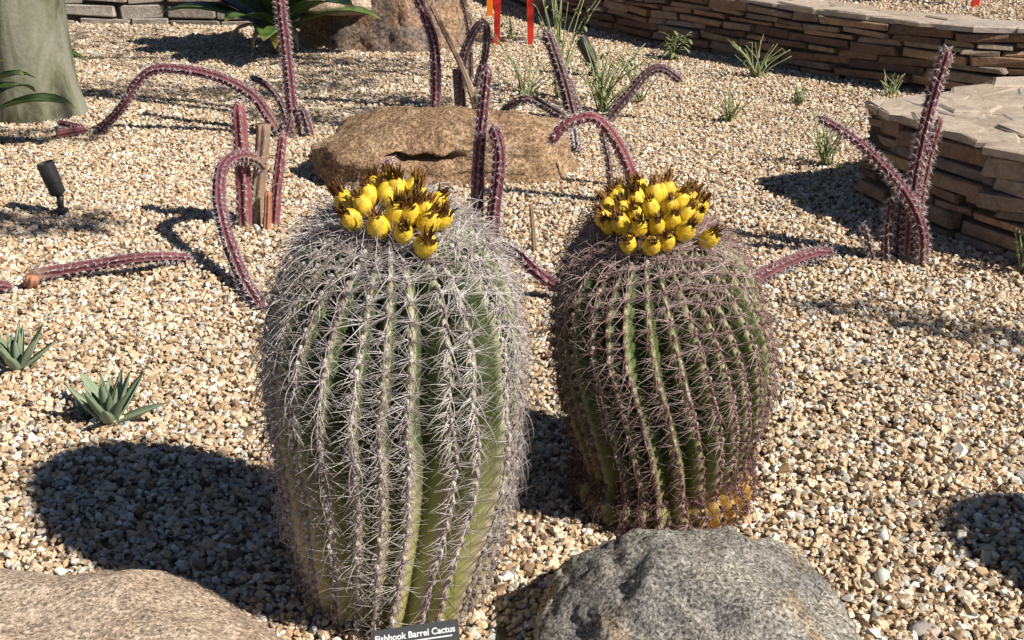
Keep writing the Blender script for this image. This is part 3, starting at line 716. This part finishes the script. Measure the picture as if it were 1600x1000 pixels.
# C: lying stem
C_ = thing('snake_cactus', tuple(P(170, 425)), 'dark purple cactus stem lying across the gravel with a pinkish stump end', 'cactus', 'purple snaking cacti')
stem(C_, [P(48, 432, .03), P(90, 424, .035), P(150, 414, .05), P(210, 404, .07), P(260, 401, .055), P(300, 403, .02)], .026, M_PURPLE, 7, seed=13, taper=.6)
stem(C_, [P(48, 446, .0), P(49, 440, .03), P(51, 430, .055)], .030, M_RUST, 6, seed=14, blunt=True, thorns=0, name='stump')
C2 = thing('snake_cactus', tuple(P(2, 449)), 'tip of a purple cactus stem lying at the gravel edge beside the pinkish stump', 'cactus', 'purple snaking cacti')
stem(C2, [P(-40, 446, .03), P(-5, 446, .03), P(20, 449, .02)], .026, M_PURPLE, 7, seed=15, thorns=.4)
# D: behind the long boulder
D, Y = cactus((700, 176), 'dusky purple cactus clump with a split dead stem rising behind the long boulder')
stem(D, px_path([(679, 185), (681, 120), (676, 60), (655, 5), (632, -40)], Y), w_px(19, Y), M_PURPLE, 7, seed=16)
stem(D, px_path([(744, 170), (730, 125), (710, 80), (690, 40), (674, 8)], Y - .05), w_px(11, Y), M_WOODY, 5, seed=17, blunt=True, thorns=.05, name='dead_stem')
stem(D, px_path([(722, 178), (721, 130), (724, 90), (735, 60), (748, 40), (757, 36), (761, 55), (757, 90), (748, 120), (742, 138)], Y), w_px(15, Y), M_DUSK, 7, seed=18, thorns=.5)
stem(D, px_path([(716, 178), (714, 145), (711, 108)], Y + .03), w_px(12, Y), M_WOODY, 5, seed=19, blunt=True, thorns=0, name='dead_stem')
stem(D, px_path([(738, 172), (733, 60), (722, 0), (705, -40)], Y + .9), w_px(10, Y), M_DUSK, 6, seed=20, thorns=.4)
# E: between boulder and barrels
E, Y = cactus((765, 392), 'rose purple cactus with two upright stems between tall barrel and long boulder')
stem(E, px_path([(744, 398), (745, 330), (748, 250), (755, 170), (762, 100)], Y), w_px(24, Y), M_PURPLE, 7, seed=21, taper=.66)
stem(E, px_path([(771, 398), (771, 340), (778, 280), (780, 235), (770, 195)], Y - .05), w_px(23, Y), M_PURPLE, 7, seed=22, taper=.85)
stem(E, [P(752, 400, -.02), P(775, 385, .06), P(812, 402, .10), P(842, 428, .09), P(880, 455, .03)], .027, M_PURPLE, 7, seed=23)
stem(E, px_path([(575, 350), (590, 290), (612, 247)], Y - .1), w_px(17, Y), M_PINK, 7, seed=24)
stem(E, px_path([(836, 390), (833, 355), (830, 320)], Y), w_px(9, Y), M_WOODY, 5, seed=25, blunt=True, thorns=0, name='dead_stem')
# F: right of the long boulder
Fc, Y = cactus((905, 192), 'dusky purple cactus with a leaning grey stem and a dark bent arm')
stem(Fc, px_path([(897, 196), (884, 140), (868, 90), (851, 45)], Y), w_px(21, Y), M_DUSK, 8, seed=26, taper=.85)
stem(Fc, px_path([(911, 190), (900, 160), (888, 120)], Y + .05), w_px(12, Y), M_DUSK, 6, seed=27)
stem(Fc, [P(905, 192, .03), P(876, 180, .07), PY(845, 162, Y + .05), PY(818, 155, Y + .05), P(785, 172, .02)], .026, M_DUSK, 7, seed=28)
stem(Fc, px_path([(945, 200), (962, 172), (985, 145), (1010, 115), (1035, 107), (1066, 128)], Y), w_px(17, Y), M_DUSK, 7, seed=29)
stem(Fc, [P(880, 205, .03), PY(897, 205, Y - .2), P(903, 236, .02)], .022, M_DUSK, 6, seed=30)  # small dark bent shape standing in for a dark shadow
F4, Y = cactus((1003, 322), 'bright rose cactus stem arching up behind the mound of yellow fruit')
stem(F4, px_path([(1000, 330), (990, 285), (975, 245), (955, 210), (930, 185), (905, 186), (880, 198), (858, 224)], Y), w_px(22, Y), M_PINK, 7, seed=31, taper=.75)
stem(F4, px_path([(957, 330), (950, 250), (942, 215), (948, 193)], Y + .3), w_px(12, Y), M_DUSK, 6, seed=32)
# G: by the near wall
G, Y = cactus((1405, 410), 'thorny purple cactus clump with a tall stem in front of the low stone wall')
stem(G, px_path([(1416, 414), (1422, 340), (1432, 260), (1452, 170), (1481, 72)], Y), w_px(22, Y), M_PURPLE, 7, seed=33, taper=.8)
stem(G, px_path([(1434, 412), (1436, 340), (1448, 260), (1470, 182)], Y + .02), w_px(15, Y), M_PINK, 6, seed=34, taper=.8)
stem(G, px_path([(1440, 412), (1440, 360), (1420, 310), (1385, 265), (1335, 218), (1278, 182)], Y - .04), w_px(21, Y), M_PURPLE, 7, seed=35, taper=.6)
stem(G, px_path([(1385, 412), (1386, 360), (1392, 310)], Y), w_px(19, Y), M_DUSK, 7, seed=36)
stem(G, px_path([(1403, 412), (1404, 360), (1408, 310)], Y + .03), w_px(19, Y), M_DUSK, 7, seed=37)
stem(G, px_path([(1364, 406), (1356, 375), (1349, 348)], Y), w_px(13, Y), M_DUSK, 6, seed=38)
Hc = thing('snake_cactus', tuple(P(1240, 415)), 'fuzzy rose tipped cactus stem reaching out from behind the rosy spined barrel', 'cactus', 'purple snaking cacti')
stem(Hc, [P(1150, 455, .02), P(1190, 430, .05), P(1235, 408, .06), P(1275, 395, .06), P(1305, 396, .05)], .026, M_PURPLE, 7, seed=39, thorns=1)

# ------------------------------------------------------------------ leafy rosettes
def leaf_mesh(Ln, W, bend, thick, fold, seed, mat, name='leaf', prof=None):
    V = []; F = []; T = []; n = 9; r = random.Random(seed); roll = r.uniform(-.3, .3)
    prof = prof or [.55, .72, .88, .98, 1, .92, .74, .42, .02]
    p = Vector((0, 0, 0)); an = 0
    for i in range(n):
        s = i / (n - 1); w = W * prof[i] / 2; an = bend * s * s
        t = Vector((math.cos(an), 0, math.sin(an))); nrm = Vector((-math.sin(an), 0, math.cos(an)))
        th = thick * (1 - .7 * s)
        for (y, z) in ((-1, fold * 1.0), (-.5, fold * .25), (0, 0), (.5, fold * .25), (1, fold * 1.0), (.45, -th / max(W, .001)), (-.45, -th / max(W, .001))):
            z_ = z * w if z >= 0 else z * W * .6
            V.append(p + Vector((0, y * w, 0)) + nrm * z_ + Vector((0, math.sin(s * 3 + seed) * W * .12 * s, 0))); T.append(s)
        p = p + t * (Ln / (n - 1))
    for i in range(n - 1):
        for j in range(7): F.append((i * 7 + j, i * 7 + (j + 1) % 7, (i + 1) * 7 + (j + 1) % 7, (i + 1) * 7 + j))
    F.append(tuple(range(6, -1, -1)))
    me = mesh(name, V, F, True, {'run': T}); me.materials.append(mat); return me
def rosette(name, loc, label, cat, n, Ln, W, el0, el1, mat, seed, bend=(-.3, .3), thick=.006, fold=.35, group=None, prof=None, root=None, off=(0, 0, 0), stemh=0):
    r = random.Random(seed)
    if root is None: root = thing(name, loc, label, cat, group)
    var = [leaf_mesh(Ln, W, r.uniform(*bend), thick, fold, seed + i, mat, prof=prof) for i in range(5)]
    for i in range(n):
        s = i / max(1, n - 1); el = math.radians(el0 + (el1 - el0) * s + r.uniform(-8, 8)); az = i * 2.39996 + r.uniform(-.2, .2)
        sc = (1 - .30 * s) * r.uniform(.82, 1.12)
        M = Matrix.Translation((off[0], off[1], off[2] + stemh * s)) @ Matrix.Rotation(az, 4, 'Z') @ Matrix.Translation((.08 * Ln * (1 - s), 0, 0)) @ Matrix.Rotation(-el, 4, 'Y') @ Matrix.Scale(sc, 4)
        obj('leaf', var[i % 5], None, root, M)
    return root
AL = [.78, .92, 1, 1, .94, .80, .60, .34, .02]
a1 = rosette('small_aloe', tuple(P(172, 662)), 'small blue green aloe with a tiny offset beside the barrel cactus shadow', 'aloe', 19, .165, .042, 34, 86, M_ALOE, 3, (-.2, .5), .008, .5, prof=AL, group='small blue green aloes')
rosette('small_aloe', None, None, None, 8, .075, .020, 18, 80, M_ALOE, 4, (0, .5), .005, .5, prof=AL, root=a1, off=tuple(P(137, 655) - P(172, 662)))
rosette('small_aloe', tuple(P(28, 578)), 'small blue green aloe with upright leaves standing alone by the purple stem stump', 'aloe', 19, .175, .040, 38, 88, M_ALOE, 9, (-.2, .4), .008, .5, prof=AL, group='small blue green aloes')
BLF = [.30, .45, .68, .90, 1, .97, .80, .48, .03]
b1 = rosette('broad_leaf_plant', tuple(P(436, 84)), 'big dark green plant with broad drooping leaves between stone wall and rust boulder', 'plant', 36, .74, .27, 18, 84, M_BROAD, 5, (-2.1, -.5), .006, .18, prof=BLF, stemh=.20, off=(0, 0, .16))
st, sf = tube_arrays([(0, 0, -.03), (.01, 0, .12), (.0, .01, .36)], [.06, .05, .03], 10); obj('trunk', mesh('trunk', st, sf), M_TWIG, b1)
dl = leaf_mesh(.42, .055, -2.3, .003, .5, 77, M_DRY)
for az in (3.6, 4.4, 5.3): obj('dry_leaf', dl, None, b1, Matrix.Translation((0, 0, .16)) @ Matrix.Rotation(az, 4, 'Z') @ Matrix.Rotation(-.35, 4, 'Y'))
yl = leaf_mesh(.30, .085, -1.9, .003, .3, 78, mat_leaf('yellowing_leaf', (.45, .42, .06), (.60, .52, .10), (.5, .4, .1)), prof=BLF)
obj('yellow_leaf', yl, None, b1, Matrix.Translation((.01, -.05, .20)) @ Matrix.Rotation(-1.45, 4, 'Z') @ Matrix.Rotation(-.05, 4, 'Y'))
b2 = rosette('broad_leaf_plant', (-2.66, 5.95, 0), 'broad leaved green plant at the foot of the tree trunk facing the gravel', 'plant', 17, .50, .17, 20, 84, M_BROAD, 6, (-2.0, -.8), .006, .2, prof=BLF, stemh=.1, off=(0, 0, .15))
st, sf = tube_arrays([(0, 0, -.03), (.01, 0, .12), (.0, .01, .28)], [.05, .045, .03], 10); obj('trunk', mesh('trunk', st, sf), M_TWIG, b2)
b3 = rosette('broad_leaf_plant', (-3.12, 7.75, 0), 'broad leaved green plant half hidden behind the tree trunk', 'plant', 15, .5, .13, 10, 80, M_BROAD, 8, (-1.1, -.3), .006, .35, prof=BLF, stemh=.15, off=(0, 0, .15))
st, sf = tube_arrays([(0, 0, -.03), (.01, 0, .12), (.0, .01, .30)], [.05, .045, .03], 10); obj('trunk', mesh('trunk', st, sf), M_TWIG, b3)

# ------------------------------------------------------------------ wiry weeds
def weed(px, py, hpx, label, n, spread, seed, leaves=20, lean=0.0, leaf=.05, leafw=.014, name='wiry_plant', z0=0.0, cat='plant', thick=.0055):
    base = P(px, py, z0); root = thing(name, tuple(base), label, cat, 'wiry green plants on the gravel'); r = random.Random(seed)
    h = hpx / FPX * depth(base); tips = []; LV = []
    for i in range(n):
        az = r.uniform(0, 6.28); sp = spread * r.uniform(.25, 1) * h; hh = h * r.uniform(.5, 1.08)
        b0 = Vector((r.uniform(-.02, .02), r.uniform(-.02, .02), -.015)); tip = Vector((math.cos(az) * sp + lean * hh, math.sin(az) * sp, hh))
        mid = b0.lerp(tip, .5) + Vector((-math.cos(az) * sp * .15 + r.uniform(-.02, .02), r.uniform(-.02, .02), .05 * hh)); mid.x -= .15 * lean * hh
        path = smooth_path([b0, mid, tip], 9)
        v, f = tube_arrays(path, [thick * r.uniform(.8, 1.2) * (1 - .6 * k / 8) for k in range(9)], 5); obj('stem', mesh('stem', v, f, True, {'run': [0.3] * len(v)}), M_WEED, root)
        for _ in range(max(0, int(leaves / n))): LV.append((path[r.randrange(2, 9)], Vector((r.uniform(-1, 1), r.uniform(-1, 1), r.uniform(-.5, .9))).normalized(), leaf * r.uniform(.5, 1.2)))
    parts = []
    for p, d, l in LV:
        s = d.cross(Vector((.1, .2, 1))).normalized() * leafw * r.uniform(.7, 1.3) / 2; u = Vector((0, 0, -.25 * l)); nn = s.cross(d).normalized() * leafw * .15
        a = [p, p + d * l * .35 + s, p + d * l * .35 - s, p + d * l * .75 + s * .8 + u * .5, p + d * l * .75 - s * .8 + u * .5, p + d * l + u]
        a2 = [x - nn for x in a]
        parts.append(([tuple(x) for x in a + a2], [(0, 1, 2), (1, 3, 4, 2), (3, 5, 4), (6, 8, 7), (7, 8, 10, 9), (9, 10, 11), (0, 6, 7, 1), (1, 7, 9, 3), (3, 9, 11, 5), (5, 11, 10, 4), (4, 10, 8, 2), (2, 8, 6, 0)], r.uniform(0, .5)))
    if parts:
        V, F, A = join(parts); tag(obj('foliage', mesh('foliage', V, F, True, {'run': A}), M_WEED, root), kind='stuff')
weed(872, 155, 185, 'tallest wiry green plant with curling leaves in front of the red legs', 17, .5, 1, 90, .15, .06, .02)
weed(820, 165, 100, 'sparse pale wiry plant by the dead cactus stem behind the long boulder', 10, .6, 2, 40, -.1)
weed(940, 176, 110, 'thick tuft of wiry green stems beneath the tilted black spotlight', 26, .65, 3, 80, .15, .06, .018)
weed(1052, 92, 38, 'low leafy green plant with drooping leaves at the curving wall', 12, .7, 4, 60, 0, .09, .022, 'leafy_plant')
weed(1182, 122, 58, 'spreading grassy plant with long bare stems before the curving wall', 22, .95, 5, 40, .1)
weed(1140, 190, 55, 'small bare wiry plant on open gravel left of the grassy tuft', 15, .8, 6, 24, 0)
weed(1248, 166, 36, 'little rounded green herb on the gravel near the pointed wall corner', 12, .6, 7, 30, 0, .04)
weed(1290, 262, 92, 'wiry green plant growing at the edge of the near wall shadow', 19, .55, 8, 34, -.05)
weed(1392, 150, 40, 'row of short green shoots showing behind the pointed wall corner', 14, .8, 9, 8, 0)
weed(1600, 432, 125, 'leafy green shrub shoot in front of the low stone wall beyond the thorny clump', 9, .3, 10, 60, 0, .03, .012)
weed(800, 62, 40, 'small pale herb between the red legs and the rust boulder', 6, .5, 11, 16, 0)
weed(1000, 160, 75, 'leaning leafy plant under the dark bent cactus arm', 9, .7, 12, 36, .1)

# ------------------------------------------------------------------ spotlights
def lathe(prof, k=24):
    V = []; F = []
    for z, r in prof:
        for j in range(k): a = 2 * math.pi * j / k; V.append((r * math.cos(a), r * math.sin(a), z))
    for i in range(len(prof) - 1):
        for j in range(k): F.append((i * k + j, i * k + (j + 1) % k, (i + 1) * k + (j + 1) % k, (i + 1) * k + j))
    F.append(tuple(range(k - 1, -1, -1))); F.append(tuple((len(prof) - 1) * k + j for j in range(k)))
    return V, F
def spotlight(base, label, tilt, az, sc):
    root = thing('garden_spotlight', base, label, 'spotlight', 'black garden spotlights'); root.scale = (sc, sc, sc)
    v, f = lathe([(-.04, .012), (.008, .013), (.010, .026), (.024, .026), (.028, .016), (.030, .014)]); obj('ground_socket', mesh('ground_socket', v, f, False), M_BLACK, root)
    v, f = tube_arrays([(0, 0, .02), (0, 0, .05), (.004, 0, .075)], [.011, .012, .012], 12); obj('knuckle', mesh('knuckle', v, f), M_BLACK, root)
    M = Matrix.Translation((.002, 0, .066)) @ Matrix.Rotation(az, 4, 'Z') @ Matrix.Rotation(tilt, 4, 'Y')
    v, f = lathe([(0, .010), (.012, .014), (.016, .024), (.022, .0275), (.06, .0285), (.062, .0300), (.135, .0305), (.136, .0285), (.128, .0275), (.120, .027)], 32)
    h = obj('housing', mesh('housing', v, f, False), M_BLACK, root, M)
    v, f = lathe([(.112, .026), (.122, .0265), (.1225, .002)], 24); obj('lens', mesh('lens', v, f, False), M_GLASS, h)
spotlight(tuple(P(97, 337)), 'black bullet spotlight standing alone on gravel near the lying stem', math.radians(-15), .2, 1.14)
spotlight(tuple(P(927, 122)), 'tilted black spotlight rising from the wiry green tuft', math.radians(-30), -.25, 1.35)

# ------------------------------------------------------------------ painted metal legs
def leg_stand(pts, H, mat, label, wd=.05, name='metal_stand'):
    c = sum(pts, Vector()) / len(pts); root = thing(name, tuple(c), label, 'stand')
    tops = []
    for p, dx in zip(pts, (.02, -.01)):
        q = p - c; top = q + Vector((dx, 0, H)); tops.append(top)
        V = []
        for (z, w) in ((-.02, wd * .40), (H * .5, wd * .52), (H, wd * .62)):
            m = q.lerp(top, max(0, z) / H); m.z = z
            V += [(m.x - w, m.y - w * .6, z), (m.x + w, m.y - w * .6, z), (m.x + w, m.y + w * .6, z), (m.x - w, m.y + w * .6, z)]
        F = [(3, 2, 1, 0), (8, 9, 10, 11)]
        for i in range(2):
            for j in range(4): F.append((i * 4 + j, i * 4 + (j + 1) % 4, i * 4 + 4 + (j + 1) % 4, i * 4 + 4 + j))
        obj('leg', mesh('leg', V, F, False), mat, root)
    x0 = min(t.x for t in tops) - .12; x1 = max(t.x for t in tops) + .12
    V = [(x, y, z) for z in (H - .03, H + .03) for x, y in ((x0, -.13), (x1, -.13), (x1, .13), (x0, .13))]
    F = [(3, 2, 1, 0), (4, 5, 6, 7)] + [(j, (j + 1) % 4, 4 + (j + 1) % 4, 4 + j) for j in range(4)]
    obj('top_plate', mesh('top_plate', V, F, False), mat, root)
leg_stand([P(776, 69), P(829, 71)], .75, M_RED, 'red painted stand with two tapered legs on the gravel')
leg_stand([P(765, 26)], .75, M_ORANGE, 'orange painted stand on one leg farther back than the red legs', .06)
leg_stand([P(1523, 11, .385)], .7, M_RED, 'red painted leg standing on the raised gravel behind the curving wall', .055)

# ------------------------------------------------------------------ plant sign
def sign():
    c = PY(650, 1010, 1.90); root = thing('plant_sign', (c.x, c.y, 0), 'small black name sign with white lettering at the foot of the tall barrel', 'sign')
    w, h = .166, .085
    M = Matrix.Translation((0, 0, c.z - .003)) @ Matrix.Rotation(math.radians(10), 4, 'Y').inverted() @ Matrix.Rotation(math.radians(38), 4, 'X')
    V = [(x, y, z) for z in (-.002, .002) for x, y in ((-w / 2, -h / 2), (w / 2, -h / 2), (w / 2, h / 2), (-w / 2, h / 2))]
    F = [(3, 2, 1, 0), (4, 5, 6, 7)] + [(j, (j + 1) % 4, 4 + (j + 1) % 4, 4 + j) for j in range(4)]
    pl = obj('plate', mesh('plate', V, F, False), M_SIGN, root, M)
    cu = bpy.data.curves.new('lettering', 'FONT'); cu.body = 'Fishhook Barrel Cactus'; cu.size = .0172; cu.align_x = 'CENTER'; cu.extrude = .0002; cu.offset = .00035
    to = bpy.data.objects.new('lettering_curve', cu); COL.objects.link(to); bpy.context.view_layer.update()
    me = bpy.data.meshes.new_from_object(to.evaluated_get(bpy.context.evaluated_depsgraph_get())); me.name = 'lettering'
    bpy.data.objects.remove(to); me.materials.clear()
    xs = [v.co.x for v in me.vertices]; k = .152 / (max(xs) - min(xs))
    obj('lettering', me, M_LETTER, pl, Matrix.Translation((0, h / 2 - .023, .0024)) @ Matrix.Diagonal((k, 1, 1, 1)))
    V = [(x, y, z) for z in (.0021, .0026) for x, y in ((-.06, h / 2 - .0310), (.070, h / 2 - .0310), (.070, h / 2 - .0285), (-.06, h / 2 - .0285))]
    obj('rule_line', mesh('rule_line', V, F, False), M_LETTER, pl)
    v, f = tube_arrays([(0, -.002, -.08), (0, -.004, .02), (0, -.001, c.z - .006)], [.004, .004, .004], 8); obj('stake', mesh('stake', v, f), M_STEEL, root)
sign()

# ------------------------------------------------------------------ trees
def leaf_cloud(centers, n, size, seed):
    r = random.Random(seed); V = []; F = []
    for i in range(n):
        c, R = centers[r.randrange(len(centers))]
        while True:
            q = Vector((r.uniform(-1, 1), r.uniform(-1, 1), r.uniform(-1, 1)))
            if q.length < 1: break
        p = Vector(c) + Vector((q.x * R[0], q.y * R[1], q.z * R[2])); a = Vector((r.gauss(0, 1), r.gauss(0, 1), r.gauss(0, 1))).normalized(); b = a.orthogonal().normalized()
        l = size * r.uniform(.6, 1.3); w = l * .38; o = len(V)
        V += [p, p + a * l * .5 + b * w * .5, p + a * l, p + a * l * .5 - b * w * .5]; F.append((o, o + 1, o + 2, o + 3))
    return [tuple(v) for v in V], F
def tree(loc, label, trunk_pts, trunk_r, limbs, clumps, nleaf, lsize, seed, bark, flare=0):
    root = thing('tree', loc, label, 'tree'); ro = Vector(loc)
    path = smooth_path(trunk_pts, 22); k = 28; V = []; F = []
    L0 = path[-1].z
    for i, p in enumerate(path):
        s = i / 21; rr = trunk_r * (1 - .22 * s)
        for j in range(k):
            a = 2 * math.pi * j / k
            fl = flare * math.exp(-max(0, p.z) * 9) * (1 + .6 * math.cos(3 * a + 1) + .3 * math.cos(5 * a))
            q = rr * (1 + .07 * noise.noise(Vector((math.cos(a) * 1.5, math.sin(a) * 1.5, p.z * 1.3 + seed))) + fl)
            V.append((p.x + q * math.cos(a), p.y + q * math.sin(a), p.z))
    for i in range(21):
        for j in range(k): F.append((i * k + j, i * k + (j + 1) % k, (i + 1) * k + (j + 1) % k, (i + 1) * k + j))
    F.append(tuple(21 * k + j for j in range(k)))
    obj('trunk', mesh('trunk', V, F), bark, root)
    for lp, lr in limbs:
        q = smooth_path(lp, 12); v, f = tube_arrays(q, [lr * (1 - .75 * i / 11) for i in range(12)], 8); obj('limb', mesh('limb', v, f), bark, root)
    v, f = leaf_cloud(clumps, nleaf, lsize, seed); obj('crown', mesh('crown', v, f, False, {'run': [.2] * len(v)}), M_TREELEAF, root)
    return root
def over(px, py, h, base):                              # the place at height h whose shadow falls on the ground at this pixel, relative to base
    g = P(px, py); k = h / math.tan(SUN_EL); return (g.x + SUN_XY.x * k - base[0], g.y + SUN_XY.y * k - base[1], h - base[2])
tb = PY(52, 180, 6.75); TB = (tb.x, 6.75, 0); cl = []
for (px, py, h, rx, ry) in ((590, 105, 3.0, .5, .35), (520, 125, 3.1, .5, .3), (600, 160, 2.9, .45, .25), (520, 185, 3.0, .6, .22), (620, 205, 2.8, .35, .16), (300, 150, 3.4, .7, .25), (270, 95, 3.5, .9, .5),
                            (420, 140, 3.2, .5, .25), (30, 215, 3.4, .5, .2), (40, 350, 3.2, .45, .16), (330, 70, 3.6, .8, .5), (160, 140, 3.5, .5, .3), (740, 60, 3.0, .5, .3), (480, 95, 3.2, .4, .3), (100, 60, 3.6, .9, .6), (200, 60, 3.4, .8, .6)):
    cl.append((over(px, py, h, TB), (rx, ry, .10)))
top = Vector((-.05, .05, 2.1)); limbs = []
for i in (4, 6, 9, 3):
    c = Vector(cl[i][0]); limbs.append(([tuple(top - Vector((0, 0, .15))), tuple(top.lerp(c, .45) + Vector((0, .1, .55))), tuple(c + Vector((0, 0, .08)))], .075))
tree(TB, 'thick smooth grey green tree trunk rising from the gravel', [(0, 0, -.05), (.0, 0, .4), (-.02, .02, 1.2), (-.05, .05, 2.2)], .255,
     limbs + [([(-.05, .05, 2.0), (-.7, .2, 2.8), (-1.6, .5, 3.5)], .12), ([(-.05, .05, 2.0), (.3, .8, 2.9), (.6, 1.9, 3.6)], .12)],
     cl + [((-1.5, .5, 3.7), (1.1, 1.0, .6)), ((.5, 1.8, 3.8), (.9, 1.0, .6)), ((-.3, .5, 4.4), (1.2, 1.2, .6))] , 6500, .075, 31, M_BARK, .20)
# a thin-leaved desert tree out of frame towards the sun; it gives the broken streak of shade on the gravel
TB = (5.3, 1.9, 0); cl = []
for (px, py, h, rx, ry) in ((1285, 482, 2.3, .16, .05), (1350, 492, 2.3, .18, .05), (1420, 508, 2.35, .2, .06), (1500, 522, 2.35, .22, .07), (1570, 530, 2.4, .2, .08), (1620, 545, 2.4, .2, .08)):
    cl.append((over(px, py, h, TB), (rx, ry, .05)))
limbs = [([(-.2, .1, 1.8), Vector((-.2, .1, 2.0)).lerp(Vector(c), .5) + Vector((0, .1, .12)), c], .007) for c, R in cl[::3]]
tree(TB, 'airy desert tree standing alone on the gravel towards the sun', [(0, 0, -.05), (-.1, .05, .9), (-.2, .1, 1.9)], .09,
     limbs + [([(-.2, .1, 1.8), (.4, -.3, 2.6), (.9, -.6, 3.1)], .05)], cl + [((.9, -.6, 3.1), (.6, .6, .3))], 520, .05, 33, M_TWIG)

# ------------------------------------------------------------------ gravel (loose stones instanced over the beds)
def pebble(seed):
    import bmesh
    r = random.Random(seed); bm = bmesh.new()
    for i in range(13):
        d = Vector((r.gauss(0, 1), r.gauss(0, 1), r.gauss(0, 1))).normalized(); bm.verts.new((d.x * r.uniform(.8, 1), d.y * r.uniform(.65, .9), d.z * r.uniform(.45, .7)))
    bmesh.ops.convex_hull(bm, input=bm.verts[:])
    for v in [v for v in bm.verts if not v.link_faces]: bm.verts.remove(v)
    bm.verts.index_update(); V = [tuple(v.co) for v in bm.verts]; F = [tuple(x.index for x in f.verts) for f in bm.faces]; bm.free()
    me = mesh('pebble', V, F, False); me.materials.append(M_GRAVEL); return me
peb_col = bpy.data.collections.new('pebble_shapes')
for s in range(20):
    o = bpy.data.objects.new('pebble', pebble(s)); peb_col.objects.link(o)
def inside(pts, poly):
    x, y = pts[:, 0], pts[:, 1]; c = np.zeros(len(pts), bool); n = len(poly)
    for i in range(n):
        x1, y1 = poly[i]; x2, y2 = poly[(i + 1) % n]
        with np.errstate(divide='ignore', invalid='ignore'):
            c ^= ((y1 > y) != (y2 > y)) & (x < (x2 - x1) * (y - y1) / (y2 - y1 + 1e-12) + x1)
    return c
def gn_group():
    g = bpy.data.node_groups.new('scatter_stones', 'GeometryNodeTree')
    g.interface.new_socket('Geometry', in_out='INPUT', socket_type='NodeSocketGeometry'); g.interface.new_socket('Geometry', in_out='OUTPUT', socket_type='NodeSocketGeometry')
    i = g.nodes.new('NodeGroupInput'); o = g.nodes.new('NodeGroupOutput'); ip = g.nodes.new('GeometryNodeInstanceOnPoints')
    ci = g.nodes.new('GeometryNodeCollectionInfo'); ci.inputs[0].default_value = peb_col; ci.inputs['Separate Children'].default_value = True; ci.inputs['Reset Children'].default_value = True
    ip.inputs['Pick Instance'].default_value = True
    def na(nm, t):
        a = g.nodes.new('GeometryNodeInputNamedAttribute'); a.data_type = t; a.inputs['Name'].default_value = nm; return a.outputs[0]
    g.links.new(i.outputs[0], ip.inputs['Points']); g.links.new(ci.outputs[0], ip.inputs['Instance'])
    g.links.new(na('idx', 'INT'), ip.inputs['Instance Index']); g.links.new(na('rot', 'FLOAT_VECTOR'), ip.inputs['Rotation']); g.links.new(na('scl', 'FLOAT_VECTOR'), ip.inputs['Scale'])
    g.links.new(ip.outputs[0], o.inputs[0]); return g
GN = gn_group()
def scatter(name, pts, size, label, seed):
    rng = np.random.default_rng(seed); n = len(pts)
    me = bpy.data.meshes.new(name); me.vertices.add(n)
    me.vertices.foreach_set('co', pts.astype(np.float32).ravel())
    def at(nm, t, key, arr): a = me.attributes.new(nm, t, 'POINT'); a.data.foreach_set(key, np.ascontiguousarray(arr).ravel())
    at('idx', 'INT', 'value', rng.integers(0, 20, n).astype(np.int32))
    rot = np.stack([rng.normal(0, .45, n), rng.normal(0, .45, n), rng.uniform(0, 6.28, n)], 1).astype(np.float32); at('rot', 'FLOAT_VECTOR', 'vector', rot)
    s = (size * np.exp(rng.normal(0, .30, n)))[:, None] * rng.uniform(.8, 1.2, (n, 3)); at('scl', 'FLOAT_VECTOR', 'vector', s.astype(np.float32))
    at('tint', 'FLOAT', 'value', rng.uniform(0, 1, n).astype(np.float32))
    me.materials.append(M_GRAVEL)
    o = bpy.data.objects.new(name, me); COL.objects.link(o); md = o.modifiers.new('scatter', 'NODES'); md.node_group = GN
    return tag(o, label, 'gravel', None, 'stuff')
def points(rng, dens, y0, y1, slope, marg):
    x1 = slope * y1 + marg; n = int(2 * x1 * (y1 - y0) * dens); p = np.stack([rng.uniform(-x1, x1, n), rng.uniform(y0, y1, n)], 1)
    return p[np.abs(p[:, 0]) < slope * p[:, 1] + marg]
rng = np.random.default_rng(5)
near_poly = NEAR_WALL + [(6, 3.2), (6, 6.9)] + NEAR_BACK
back_poly = BACK_WALL + [(14, 7), (14, 20), (-.75, 20)]
g = np.concatenate([points(rng, 9000, 1.3, 4.0, .46, 1.0), points(rng, 7500, 4.0, 7.0, .46, 1.0), points(rng, 5200, 7.0, 12.2, .46, 1.0)])
g = g[~inside(g, near_poly) & ~inside(g, back_poly)]
z = rng.uniform(-.004, .012, len(g)) + .006 * np.sin(g[:, 0] * 3.1 + g[:, 1] * 1.7) * np.cos(g[:, 1] * 2.3)
scatter('gravel', np.column_stack([g, z]), .0098, 'tan and cream crushed gravel covering the garden bed', 51)
g = np.stack([rng.uniform(1.0, 5.5, 36000), rng.uniform(6.9, 11, 36000)], 1)
inner = offset(BACK_WALL, .36) + [(14, 7.3), (14, 20), (-.75, 20)]; g = g[inside(g, inner)]
scatter('gravel', np.column_stack([g, rng.uniform(.385, .398, len(g))]), .0105, 'tan gravel on the raised bed behind the curving wall', 52)
g = np.stack([rng.uniform(1.7, 4.5, 60000), rng.uniform(3.3, 6.9, 60000)], 1)
inner = offset(NEAR_WALL, .74)[1:] + [(6, 3.9), (6, 6.6), (5.0, 6.45), (2.6, 5.35)]; g = g[inside(g, inner)]
scatter('gravel', np.column_stack([g, rng.uniform(.39, .405, len(g))]), .0105, 'tan gravel filling the flagstone topped corner platform', 53)
